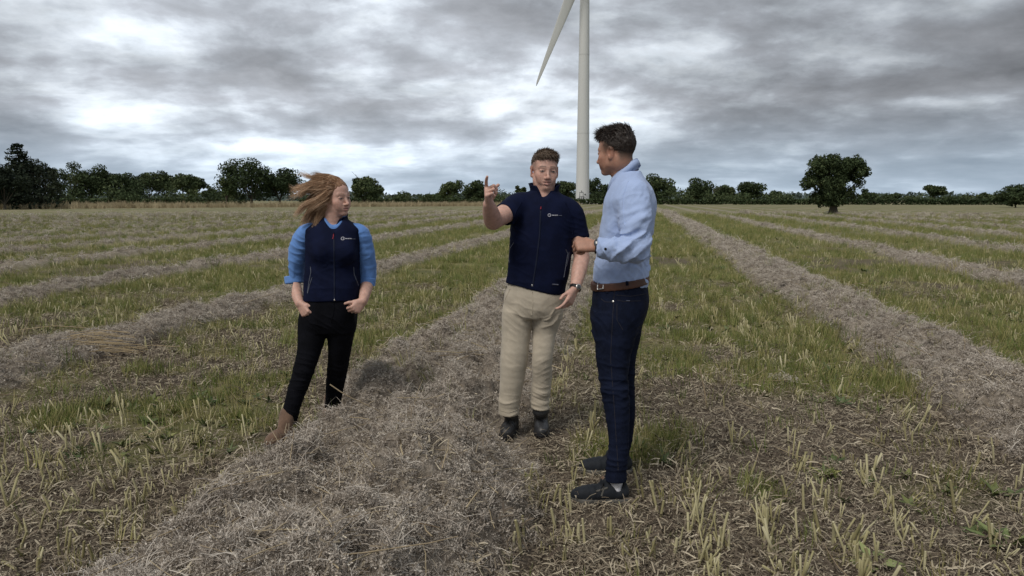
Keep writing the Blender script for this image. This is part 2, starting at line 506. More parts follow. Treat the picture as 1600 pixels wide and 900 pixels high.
def b_weed(g):        # a rosette of broad leaves
    n = random.randint(6, 11)
    for k in range(n):
        a = 2 * math.pi * k / n + random.uniform(-.3, .3)
        d = Vector((math.cos(a), math.sin(a), random.uniform(.15, 1.0)))
        g.leaf((0, 0, random.uniform(0, .02)), d, (0, 0, 1), random.uniform(.04, .10), random.uniform(.018, .04), random.uniform(.1, 1), .25)
def b_dry(g):
    for k in range(16):
        a = random.uniform(0, 6.28); r = .25 * math.sqrt(random.random())
        p = Vector((r * math.cos(a), r * math.sin(a), -.02)); L = random.uniform(.5, 1.15)
        o = Vector((random.gauss(-.25, .3), random.gauss(0, .3), 0))
        g.ribbon([p, p + Vector((0, 0, L * .55)) + o * L * .15, p + Vector((0, 0, L * .95)) + o * L * .45], .035, tone=random.uniform(0, 1), taper=.5)

S_FLUFF = source('straw_tuft', [b_fluff] * 7, M_FLUFF)
S_STEM = source('straw_length', [b_stem] * 8, M_STEM)
S_CHIP = source('straw_scrap', [b_chip] * 8, M_CHIP)
S_STUB = source('stubble_bit', [b_stub] * 8, M_STUB)
S_GRASS = source('grass_tuft', [b_grass(22, .085, .07, .0042)] * 4 + [b_grass(16, .125, .06, .0046)] * 2, M_GRASS)
S_WEED = source('weed_rosette', [b_weed] * 5, M_WEED)
S_DRY = source('dry_grass_tuft', [b_dry] * 5, M_DRYG)

def scatter(name, pts, rot, scl, src, nsrc, label=None):
    n = len(pts)
    me = bpy.data.meshes.new(name)
    me.vertices.add(n)
    me.vertices.foreach_set('co', np.asarray(pts, np.float32).ravel())
    o = bpy.data.objects.new(name, me); COL.objects.link(o)
    set_attr(o, 'rot', 'FLOAT_VECTOR', rot)
    set_attr(o, 'scl', 'FLOAT', scl)
    set_attr(o, 'pick', 'INT', rng.integers(0, nsrc, n))
    g = bpy.data.node_groups.new(name, 'GeometryNodeTree')
    g.interface.new_socket('Geometry', in_out='INPUT', socket_type='NodeSocketGeometry')
    g.interface.new_socket('Geometry', in_out='OUTPUT', socket_type='NodeSocketGeometry')
    i_, o_ = g.nodes.new('NodeGroupInput'), g.nodes.new('NodeGroupOutput')
    ip = g.nodes.new('GeometryNodeInstanceOnPoints')
    ci = g.nodes.new('GeometryNodeCollectionInfo')
    ci.inputs[0].default_value = src
    ci.inputs['Separate Children'].default_value = True
    ci.inputs['Reset Children'].default_value = True
    def na(nm, typ):
        nd = g.nodes.new('GeometryNodeInputNamedAttribute'); nd.data_type = typ
        nd.inputs['Name'].default_value = nm
        return nd.outputs[0]
    er = g.nodes.new('FunctionNodeEulerToRotation')
    g.links.new(na('rot', 'FLOAT_VECTOR'), er.inputs[0])
    g.links.new(i_.outputs[0], ip.inputs['Points'])
    g.links.new(ci.outputs[0], ip.inputs['Instance'])
    ip.inputs['Pick Instance'].default_value = True
    g.links.new(na('pick', 'INT'), ip.inputs['Instance Index'])
    g.links.new(er.outputs[0], ip.inputs['Rotation'])
    g.links.new(na('scl', 'FLOAT'), ip.inputs['Scale'])
    g.links.new(ip.outputs[0], o_.inputs[0])
    o.modifiers.new('scatter', 'NODES').node_group = g
    tag(o, label, kind='stuff')
    return o

def polar(n, r0, r1, az=38, p=1.0):
    """n points in the part of the field in front, density falling as 1 / r^p"""
    a = np.radians(rng.uniform(-az, az, n))
    k = 2 - p
    u = rng.random(n)
    r = (r0 ** k + u * (r1 ** k - r0 ** k)) ** (1 / k) if abs(k) > 1e-3 else r0 * (r1 / r0) ** u
    return r * np.sin(a), r * np.cos(a), r
def put(name, x, y, r, src, nsrc, keep, s0, svar, grow, tilt, dz=0.0, rz=None, label=None):
    kp = rng.random(len(x)) < keep
    x, y, r = x[kp], y[kp], r[kp]
    n = len(x)
    z = height(x, y) * (1 - sstep(r, 90, 160)) + (dz[kp] if isinstance(dz, np.ndarray) else dz)
    rot = np.stack([rng.normal(0, tilt, n), rng.normal(0, tilt, n), rng.uniform(0, 6.283, n) if rz is None else rz[kp]], -1)
    scl = s0 * np.clip(np.exp(rng.normal(0, svar, n)), .45, 1.75) * (1 + r * grow)
    return scatter(name, np.stack([x, y, z], -1), rot, scl, src, nsrc, label)

def off_feet(x, y):
    """0 where somebody stands"""
    k = np.ones(len(x))
    for fx, fy, fr in FEET[:6] + FEET[-2:]:
        k = k * (1 - np.exp(-(np.hypot((x - fx) / .8, y - fy - .01) / (fr * .95)) ** 6))
    return k
def bare(x, y):
    """1 where the heap shows its dark tangled stems"""
    return sstep(fbm(x * 2.4 + 3, y * 2.4, oct=3, seed=15), .50, .60)
# dry straw heaped in windrows
x, y, r = polar(150000, 1.6, 16, p=1.25)
cov = windrow(x, y)[0]
put('windrow_straw', x, y, r, S_FLUFF, 7, cov * (1 - .42 * bare(x, y)) * off_feet(x, y), .80, .30, 0.045, .5, 0.006 * rng.random(len(x)))
x, y, r = polar(150000, 15, 90, p=1.3)
cov = windrow(x, y)[0]
put('windrow_straw', x, y, r, S_FLUFF, 7, cov * 0.62 * (1 - sstep(r, 70, 90)), 1.05, .4, 0.045, .5)
x, y, r = polar(9000, 1.6, 26, p=1.3)
cov = windrow(x, y)[0]
put('loose_straw', x, y, r, S_STEM, 8, (0.36 * cov + 0.035) * off_feet(x, y), 1.0, .3, 0.02, .22, 0.022, rng.normal(math.pi / 2 - ROW_A, .75, len(x)))
x, y, r = polar(60000, 1.6, 14, p=1.25)
put('brown_stems', x, y, r, S_CHIP, 8, windrow(x, y)[0] * (.06 + .45 * bare(x, y)) * off_feet(x, y), .75, .30, .03, .55, .008)
# chopped scraps on the bare soil
x, y, r = polar(120000, 1.6, 14, p=1.2)
g_ = greenness(x, y)
put('straw_litter', x, y, r, S_CHIP, 8, (1 - 0.75 * g_) * (1 - 0.9 * windrow(x, y)[0]) * 0.75, 0.72, .40, 0.04, .30, 0.004)
# stubble in drill rows, from behind the single stalks outwards
def drill(x, y, pitch=0.30, jit=0.028):
    wv, u = rowco(x, y)
    wq = np.round(wv / pitch) * pitch + rng.normal(0, jit, len(x))
    return wq * RL[0] + u * RD[0], wq * RL[1] + u * RD[1]
x, y, r = polar(26000, 2.0, 30, p=1.35)
x, y = drill(x, y)
patch = sstep(fbm(x * .7, y * .7, oct=3, seed=51), .38, .6)
put('stubble', x, y, r, S_STUB, 8, (1 - windrow(x, y)[0]) * (0.12 + 0.88 * patch) * np.where(r < 7.5, 0.34, 0.6) * off_feet(x, y), .72, .34, 0.012, .26)
# green regrowth between the rows
x, y, r = polar(150000, 2.6, 80, p=1.40)
g_ = greenness(x, y)
fade = 1 - sstep(r, 60, 80)
put('grass', x, y, r, S_GRASS, 6, (0.95 * g_ * sstep(fbm(x * 1.9, y * 1.9, oct=3, seed=91), .30, .55) + 0.02) * (1 - 0.93 * windrow(x, y)[0]) * fade * off_feet(x, y), .78, .35, 0.03, .25)
x, y, r = polar(16000, 2.6, 30, p=1.4)
g_ = greenness(x, y)
put('broad_leaved_weeds', x, y, r, S_WEED, 5, (0.3 * g_ + 0.02) * (1 - 0.9 * windrow(x, y)[0]) * sstep(fbm(x * .8, y * .8, oct=3, seed=61), .45, .62), .6, .3, 0.02, .25)
# uncut dry grass along the far left edge of the field
n = 5200
px = rng.uniform(-40, 905, n); dd = 108 + 62 * (px + 40) / 945 + rng.normal(0, 3.2, n)
x = (px - 800) / F * dd
put('dry_margin_grass', x, dd, np.hypot(x, dd), S_DRY, 5, np.clip(0.55 + 0.45 * (fbm(x * .08, dd * .08, oct=2, seed=71) > .45), 0, 1), .78, .22, 0.0, .2)
# ================================================================== TREES, HEDGES, TURBINE
def tree_mat(name, stops, trans=0.25):
    m, t, b = new_mat(name)
    at = t.new('ShaderNodeAttribute', attribute_name='tone').outputs['Fac']
    oi = t.new('ShaderNodeObjectInfo').outputs['Random']
    f = t.math('ADD', t.math('MULTIPLY', at, 0.75), t.math('MULTIPLY', oi, 0.25))
    c = t.ramp(f, stops)
    t.put(b.inputs['Base Color'], c)
    b.inputs['Roughness'].default_value = 0.75
    b.inputs['Specular IOR Level'].default_value = 0.12
    return m
M_OAK = tree_mat('oak_leaf', [(0.1, (0.024, 0.038, 0.018)), (0.55, (0.055, 0.078, 0.034)), (0.95, (0.115, 0.135, 0.062))])
M_PALE = tree_mat('ash_leaf', [(0.1, (0.030, 0.050, 0.020)), (0.55, (0.062, 0.088, 0.034)), (0.95, (0.12, 0.14, 0.060))])
M_FIR = tree_mat('fir_needle', [(0.1, (0.012, 0.019, 0.013)), (0.55, (0.026, 0.036, 0.022)), (0.95, (0.055, 0.065, 0.036))])
M_FARW = tree_mat('far_wood_leaf_hazed', [(0.1, (0.050, 0.075, 0.070)), (0.55, (0.085, 0.115, 0.105)), (0.95, (0.12, 0.15, 0.135))])  # bluish, lifted greens: the haze of distance is mixed into the leaf colour
m, t, b = new_mat('bark'); M_BARK = m
tc = t.new('ShaderNodeTexCoord').outputs['Object']
t.put(b.inputs['Base Color'], t.ramp(t.noise(t.vmath('MULTIPLY', tc, (3, 3, .6)), 3, 5, .65), [(.3, (.035, .028, .02)), (.6, (.10, .085, .062)), (.8, (.15, .13, .10))]))
t.put(b.inputs['Normal'], t.bump(t.noise(t.vmath('MULTIPLY', tc, (4, 4, .5)), 3, 4), .8, .05))
b.inputs['Roughness'].default_value = .95

def leaf_cards(c, size, seed, jit=1.0):
    """a small diamond-shaped leaf spray at each centre c, any way up"""
    r = np.random.default_rng(seed); n = len(c)
    a = r.normal(0, 1, (n, 3)); a /= np.linalg.norm(a, axis=1)[:, None]
    b_ = np.cross(a, r.normal(0, 1, (n, 3))); b_ /= np.linalg.norm(b_, axis=1)[:, None] + 1e-9
    s = (size * np.exp(r.normal(0, .35, n)))[:, None]
    v = np.stack([c - a * s, c + b_ * s * .55, c + a * s, c - b_ * s * .55], 1).reshape(-1, 3)
    f = np.arange(4 * n).reshape(-1, 4)
    return v, f
def crown_points(n, rx, rz, cz, nb, seed, base_flat=0.55, fill=.75, bsize=(.26, .42)):
    """leaf positions: clumps on the outside of an uneven crown; returns points, tones, clump centres"""
    r = np.random.default_rng(seed)
    cs, rs = [], []
    while len(cs) < nb:
        d = r.normal(0, 1, 3); d /= np.linalg.norm(d)
        q = r.uniform(.35, .86)
        c = d * q
        if c[2] < -base_flat: continue
        cs.append(c * np.array([rx, rx, rz]) + np.array([0, 0, cz])); rs.append(r.uniform(*bsize))
    cs, rs = np.array(cs), np.array(rs)
    wts = rs ** 2 / (rs ** 2).sum()
    k = r.choice(nb, n, p=wts)
    d = r.normal(0, 1, (n, 3)); d /= np.linalg.norm(d, axis=1)[:, None]
    rad = np.where(r.random(n) < fill, r.uniform(.72, 1.08, n), r.uniform(.1, .8, n))
    p = cs[k] + d * (rs[k] * rad)[:, None] * np.array([rx, rx, (rx + rz) / 2 * .85])
    tone = np.clip(.5 + r.normal(0, .2, n) + (r.random(nb)[k] - .5) * .4, 0, 1)
    return p, tone, cs
def foliage(name, p, tone, size, mat, parent, seed):
    v, f = leaf_cards(p, size, seed)
    o = mesh_obj(name, v, f, mat, parent, smooth=False)
    set_attr(o, 'tone', 'FLOAT', np.repeat(tone, 4))
    return o
def trunk_mesh(name, parent, h, rb, tips, seed, lean=0.0, flare=1.6, fork=0.5):
    r = random.Random(seed); g = Geo()
    L = parent.location
    o0 = Vector(L)
    p1 = o0 + Vector((lean, 0, h))
    pts = [o0 + Vector((0, 0, -.2)), o0 + Vector((0, 0, h * .06)), o0 + Vector((lean * .2, 0, h * .3)), o0 + Vector((lean * .6, r.uniform(-.1, .1), h * .65)), p1]
    g.tube(pts, [rb * flare, rb * 1.15, rb * .9, rb * .8, rb * .6], 9)
    for c in tips:
        c = Vector(c) + o0
        s = o0 + Vector((lean * fork, 0, h * r.uniform(.7, 1.0)))
        md = s.lerp(c, .5) + Vector((r.uniform(-.1, .1) * h, r.uniform(-.1, .1) * h, .08 * h))
        g.tube([s, md, c], [rb * .38, rb * .24, rb * .07], 5)
    return g.obj(name, M_BARK, parent)
def tree(label, px, ytop, wpx, D, nb=14, n=1900, mat=None, trunk=.09, group='trees along the field edge', seed=0, zfrac=None, size=None, dead=0, name='oak_tree', fill=.75, bsize=(.26, .42), low=.95, ybase=None):
    x = (px - 800) / F * D
    H = P(px, ytop, D)[2]
    if ybase is not None:          # stands behind lower growth: still reaches the ground
        pass
    rx = wpx / F * D / 2 * 1.06
    root = empty(name, (x, D, 0))
    tag(root, label, 'tree', group)
    tb = H * trunk
    rz = (H - tb) / 2 * 1.04
    p, tone, cs = crown_points(int(n * 2.1), rx, rz, tb + rz, nb, 100 + seed, low, fill, bsize)
    r = np.random.default_rng(seed)
    sh = np.array([r.normal(0, .06) * rx, 0, 0])
    foliage('crown', p + sh + np.array([x, D, 0]), tone, size or max(.15, D * .00112), mat or M_OAK, root, seed)
    trunk_mesh('trunk', root, tb * 1.5, max(.12, H * .034), cs[r.permutation(nb)[:9]], seed)
    if dead:
        g = Geo()
        for k in range(dead):
            a = Vector((x + random.uniform(-.2, .2), D, H * .5)); d = Vector((random.gauss(-.1, .25), 0, 1))
            g.tube([a, a + d * H * .35, a + (d + rv() * .3) * H * .58], [.10, .07, .03], 4)
        g.obj('dead_branch', M_BARK, root)
    return root

TREES = [
 # label, px, ytop, width, distance, blobs, leaves, extra
 ('tall oak with an airy crown, just right of the dark fir', 108, 255, 62, 236, 15, 1500, dict(fill=.6, bsize=(.2, .34))),
 ('oak with a flat broad crown, second to the right of the fir', 146, 258, 64, 244, 17, 2300, {}),
 ('rounded oak filling the wood between two broader oaks left of the field', 176, 264, 52, 250, 14, 1900, {}),
 ('narrow dark oak in the middle of the left wood', 203, 270, 44, 238, 13, 1700, {}),
 ('broad oak whose crown rises over the middle of the left wood', 236, 266, 60, 246, 16, 2200, {}),
 ('oak with sky showing under its crown in the left wood', 265, 270, 46, 252, 14, 1500, dict(trunk=.30, fill=.65)),
 ('oak with a level crown, third from the right end of the left wood', 290, 270, 46, 244, 14, 1500, dict(trunk=.30, fill=.65)),
 ('leaning oak near the right end of the left wood', 312, 274, 40, 240, 12, 1300, dict(trunk=.35, fill=.6)),
 ('small tree ending the left wood on its right', 331, 291, 26, 238, 9, 800, {}),
 ('big spreading oak left of the woman, its crown full of gaps', 396, 246, 98, 176, 26, 3000, dict(fill=.7, bsize=(.22, .36), trunk=.1, size=.22)),
 ('dark oak joined to the big spreading oak, directly behind the woman\'s hair', 440, 256, 80, 182, 22, 2600, dict(bsize=(.24, .38), size=.22)),
 ('small pale tree leaning out left of the big spreading oak', 357, 271, 26, 172, 9, 700, dict(pale=1)),
 ('round tree with a dead spike standing out of its top, behind the woman\'s face', 570, 276, 54, 176, 16, 2100, dict(dead=5, size=.22)),
 ('small pale airy tree left of the pointing hand', 706, 279, 38, 232, 12, 1100, dict(pale=1, fill=.6)),
 ('dark round oak just behind the pointing hand', 747, 281, 44, 226, 14, 1700, {}),
 ('small lone-topped tree between the pointing hand and the middle man\'s face', 813, 291, 18, 280, 7, 600, dict(trunk=.45)),
 ('dark tree behind the middle man\'s left shoulder, just left of the tower', 884, 279, 40, 262, 13, 1600, {}),
 ('tree with a gappy crown just right of the turbine tower', 927, 278, 36, 270, 12, 1100, dict(fill=.6)),
 ('low round tree between the tower and the right man\'s chest', 948, 287, 34, 262, 11, 1300, {}),
 ('dark broad tree right against the right man\'s back', 1032, 275, 62, 232, 16, 2400, {}),
 ('rounded dark tree, second to the right of the right man\'s back', 1086, 283, 56, 236, 15, 2100, {}),
 ('rounded tree between the bare tree and the gappy tree at right', 1134, 288, 42, 246, 12, 1500, {}),
 ('gappy-crowned tree at right, tallest one just left of the lone field oak', 1168, 285, 48, 240, 14, 1700, dict(fill=.65)),
 ('small tree at the low end of the right tree line', 1206, 298, 26, 290, 9, 800, {}),
 ('small round tree poking out right behind the lone field oak', 1346, 297, 28, 250, 10, 900, {}),
 ('tree behind the hedge, second right of the lone field oak', 1391, 303, 26, 300, 9, 700, {}),
 ('wind-bent tree rising out of far bushes at right', 1455, 290, 34, 300, 11, 1000, dict(trunk=.35, fill=.65)),
 ('little far tree left of the oaks at the right edge of the photo', 1537, 302, 24, 330, 8, 600, {}),
 ('broad dark oak at the right edge of the field', 1582, 288, 52, 128, 15, 2400, dict(size=.15)),
 ('dark oak cut by the right edge of the photo', 1612, 295, 50, 124, 14, 2200, dict(size=.15)),
]
for i, (lb, px, yt, wd, D, nb, n, ex) in enumerate(TREES):
    ex = dict(ex)
    mt = M_PALE if ex.pop('pale', 0) else M_OAK
    tree(lb, px, yt, wd, D, nb + 4, int(n * 1.5), mt, seed=i + 1, **ex)

# the lone oak out in the field
def lone_oak():
    D = 71.0; x = (1305 - 800) / F * D
    x -= .35
    root = empty('oak_tree', (x, D, 0))
    tag(root, 'lone dark oak standing by itself out in the stubble field at right', 'tree')
    H = P(1305, 240, D)[2]
    r = np.random.default_rng(77)
    cs, rs = [], []
    # crown wide above, narrowing to the trunk, a little heavier on the right
    while len(cs) < 110:
        u, w_, z = r.uniform(-1, 1), r.uniform(-1, 1), r.uniform(.22, .95)
        half = np.interp(z, [.1, .25, .42, .58, .8, .95, 1.0], [.30, .52, .66, .92, .96, .72, .4])
        if u * u + w_ * w_ > 1: continue
        rad = r.uniform(.11, .19)
        cs.append([u * half * 2.9, w_ * half * 2.9, z * H * .95]); rs.append(rad * 3.4)
    cs, rs = np.array(cs), np.array(rs)
    n = 30000
    k = r.choice(len(cs), n, p=rs ** 2 / (rs ** 2).sum())
    d = r.normal(0, 1, (n, 3)); d /= np.linalg.norm(d, axis=1)[:, None]
    p = cs[k] + d * (rs[k] * np.where(r.random(n) < .7, r.uniform(.7, 1.15, n), r.uniform(0, .8, n)))[:, None]
    tone = np.clip(.35 + r.normal(0, .2, n) + .25 * (r.random(len(cs))[k] - .5), 0, 1)
    foliage('crown', p + np.array([x, D, 0]), tone, .095, M_OAK, root, 5)
    trunk_mesh('trunk', root, H * .34, .40, cs[r.permutation(len(cs))[:14]], 3, flare=2.0)
lone_oak()

def fir(label, px, ytop, D, wpx, seed):
    x = (px - 800) / F * D; H = P(px, ytop, D)[2]; rx = wpx / F * D / 2
    root = empty('fir_tree', (x, D, 0))
    tag(root, label, 'tree', 'dark firs at the left edge')
    r = np.random.default_rng(seed); g = Geo(); pts, tn = [], []
    g.tube([(x, D, -.2), (x, D, H * .5), (x, D, H)], [.28, .16, .02], 7)
    nl = 30
    for i in range(nl):
        z = H * (.06 + .93 * i / nl) + r.normal(0, .08)
        L = rx * (1.10 - (z / H) ** 1.10) * r.uniform(.7, 1.25) + .3
        for j in range(int(9 if i < nl * .7 else 6)):
            a = r.uniform(0, 6.283); l = L * r.uniform(.65, 1.1)
            d = np.array([math.cos(a), math.sin(a), 0])
            q = np.linspace(.08, 1, 7)
            droop = -.18 * l * q ** 1.5 + .10 * l * q ** 4
            c = np.array([x, D, z]) + d * (q * l)[:, None]; c[:, 2] += droop
            if l > .8:
                g.tube([tuple(c[0]), tuple(c[3]), tuple(c[6])], [.035, .022, .006], 3)
            m_ = int(52 * l / rx) + 10
            qq = r.uniform(.05, 1.02, m_)
            pp = np.array([x, D, z]) + d * (qq * l)[:, None]
            pp[:, 2] += -.18 * l * qq ** 1.5 + .10 * l * qq ** 4
            pp += r.normal(0, 1, (m_, 3)) * np.array([.16, .16, .07]) * (.4 + l * .4)
            pts.append(pp); tn.append(np.clip(r.normal(.4, .2, m_), 0, 1))
    foliage('needles', np.vstack(pts), np.concatenate(tn), .17, M_FIR, root, seed)
    g.obj('trunk', M_BARK, root)
fir('tall dark fir with a pointed top at the left edge', 39, 222, 112, 104, 11)
fir('dark fir cut off by the left edge of the photo', -8, 231, 110, 84, 12)

tree('broad dark tree standing against the right side of the tall fir', 72, 248, 62, 124, 18, 2600, M_FIR, seed=60, size=.16)
tree('dark spreading tree at the left edge in front of the firs', 12, 262, 66, 104, 18, 2400, M_FIR, seed=61, size=.15)
# bare, half dead tree
def bare_tree(px, ytop, D):
    x = (px - 800) / F * D; H = P(px, ytop, D)[2]
    root = empty('bare_tree', (x, D, 0)); tag(root, 'thin half-bare tree with sparse twigs between rounded dark trees at right', 'tree')
    g = Geo(); r = random.Random(4)
    def br(p, d, l, rad, lv):
        e = p + d * l
        g.tube([p, p.lerp(e, .5) + Vector((r.gauss(0, .05) * l, 0, 0)), e], [rad, rad * .8, rad * .6], 4)
        if lv == 0: return
        for k in range(3):
            dd = (d + Vector((r.gauss(0, .55), r.gauss(0, .4), r.gauss(.1, .2)))).normalized()
            br(p.lerp(e, r.uniform(.55, 1)), dd, l * .68, rad * .6, lv - 1)
    br(Vector((x, D, -.2)), Vector((-.08, 0, 1)).normalized(), H * .38, .22, 4)
    g.obj('branches', M_BARK, root)
    rr = np.random.default_rng(5); vs = np.array([tuple(v) for v in g.v]); vs = vs[vs[:, 2] > H * .5]
    q = vs[rr.integers(0, len(vs), 260)] + rr.normal(0, .25, (260, 3))
    foliage('leaves', q, rr.random(260), .16, M_PALE, root, 5)
bare_tree(1112, 277, 238)

# undergrowth bushes and hedges: each its own thing
def bush(label, px, ytop, wpx, D, n=700, mat=None, seed=0, group='bushes below the trees', name='bush'):
    x = (px - 800) / F * D; H = P(px, ytop, D)[2]; rx = wpx / F * D / 2
    r = np.random.default_rng(seed)
    p, tone, cs = crown_points(n, rx, H * .62, H * .38, 10, seed, .9, .7, (.3, .5))
    p[:, 2] = np.abs(p[:, 2]) * 1.0
    o = foliage(name, p + np.array([x, D, 0]), tone, D * .0011, mat or M_OAK, None, seed)
    tag(o, label, 'bush', group)
BUSHES = [('bush at the foot of the tall fir', 84, 290, 50, 215), ('bushy growth below the two oaks next to the fir', 128, 288, 62, 222), ('dark bush below the broad oaks of the left wood', 176, 288, 62, 226), ('bush in the middle foot of the left wood', 222, 290, 60, 226),
 ('bush under the high crowns of the left wood', 268, 292, 56, 226), ('pale rounded bush at the right foot of the left wood', 303, 296, 44, 218), ('low bush between the left wood and the big spreading oak', 340, 296, 46, 216), ('dark bush under the big spreading oak', 372, 292, 40, 184),
 ('dark bush between the woman\'s hair and the spiked tree', 500, 300, 70, 214), ('bush at the foot of the spiked tree', 590, 301, 60, 240), ('low bush right of the spiked tree', 632, 300, 36, 290), ('low pale bush halfway between the spiked tree and the pointing hand', 664, 299, 40, 300),
 ('bush just left of the pale airy tree', 690, 303, 34, 260), ('bush at the foot of the pale airy tree', 720, 296, 46, 228), ('bush right of the pointing hand', 785, 297, 60, 250), ('bush behind the middle man\'s raised sleeve', 822, 299, 44, 256),
 ('bush behind the tower foot', 903, 294, 60, 275), ('bush between the tower and the right man', 938, 300, 44, 258), ('bush below the trees behind the right man\'s back', 1058, 294, 60, 226), ('bush under the bare tree', 1112, 297, 60, 230),
 ('bush under the gappy tree at right', 1150, 299, 64, 232), ('bush right of the gappy tree', 1190, 301, 50, 236), ('low bush left of the lone field oak', 1226, 302, 56, 270), ('bush behind the lone field oak\'s trunk', 1285, 302, 70, 262),
 ('bush right of the lone field oak', 1366, 303, 44, 262), ('low bush below the wind-bent tree', 1432, 305, 50, 296), ('reddish bush right of the wind-bent tree', 1474, 306, 40, 296), ('low bush near the right edge', 1508, 305, 44, 320), ('low bush left of the dark oaks at the right edge', 1550, 306, 44, 300)]
for i, (lb, px, yt, wd, D) in enumerate(BUSHES):
    bush(lb, px, yt, wd, D, 900, M_PALE if 'pale' in lb else M_OAK, 300 + i)

def hedge(label, pa, pb, h, n, seed, wide=1.3):
    """a clipped field hedge between two ground points"""
    r = np.random.default_rng(seed)
    t_ = r.random(n)
    p = np.outer(1 - t_, [*pa, 0]) + np.outer(t_, [*pb, 0])
    L = math.hypot(pb[0] - pa[0], pb[1] - pa[1])
    hh = h * (.85 + .3 * fbm(t_ * L * .18, t_ * 0 + seed, oct=3, seed=seed))
    z = hh * np.where(r.random(n) < .35, 1, r.random(n) ** .8)
    p += np.stack([r.normal(0, .15, n), r.normal(0, .35, n) * wide, z], -1)
    o = foliage('hedge', p, np.clip(r.normal(.4, .2, n), 0, 1), .26, M_OAK, None, seed)
    tag(o, label, 'hedge', 'clipped hedges at the field edge')
def gp(px, D): return ((px - 800) / F * D, D)
hedge('long low clipped hedge at right between the right man and the lone field oak', gp(925, 205), gp(1262, 196), 1.25, 6500, 1)
hedge('clipped hedge at right from the lone field oak to the right edge', gp(1262, 196), gp(1640, 186), 1.3, 6500, 2)
hedge('dark hedge foot of the left wood beyond the dry grass', gp(52, 205), gp(372, 205), 1.5, 5500, 3)
hedge('low hedge beyond the dry grass between the woman and the pointing hand', gp(470, 212), gp(700, 214), 1.4, 4500, 4)
hedge('low hedge behind the middle man and the tower', gp(700, 214), gp(925, 205), 1.35, 4500, 5)

# far-off wooded country that shows between the trees: reads as one mass
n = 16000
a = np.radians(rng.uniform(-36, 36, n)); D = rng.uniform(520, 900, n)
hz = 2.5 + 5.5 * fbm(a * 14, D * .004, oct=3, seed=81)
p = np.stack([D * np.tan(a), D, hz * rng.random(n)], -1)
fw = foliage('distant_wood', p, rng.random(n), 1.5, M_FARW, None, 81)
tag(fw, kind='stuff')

# ------------------------------------------------------------------ wind turbine
m, t, b = new_mat('turbine_paint'); M_TURB = m
tc = t.new('ShaderNodeTexCoord').outputs['Object']
t.put(b.inputs['Base Color'], t.mix(t.noise(t.vmath('MULTIPLY', tc, (1, 1, .08)), 1.4, 4, .6), (.56, .57, .56), (.63, .64, .63)))
b.inputs['Roughness'].default_value = .45
m, t, b = new_mat('dark_steel'); M_STEEL = m
t.put(b.inputs['Base Color'], t.mix(t.noise(t.new('ShaderNodeTexCoord').outputs['Object'], 4, 3), (.03, .032, .035), (.06, .062, .065)))
b.inputs['Roughness'].default_value = .5
m, t, b = new_mat('hardstanding'); M_STONE = m
t.put(b.inputs['Base Color'], t.mix(t.noise(t.new('ShaderNodeTexCoord').outputs['Object'], 2.5, 6, .7), (.28, .25, .20), (.42, .39, .33)))
b.inputs['Roughness'].default_value = .95

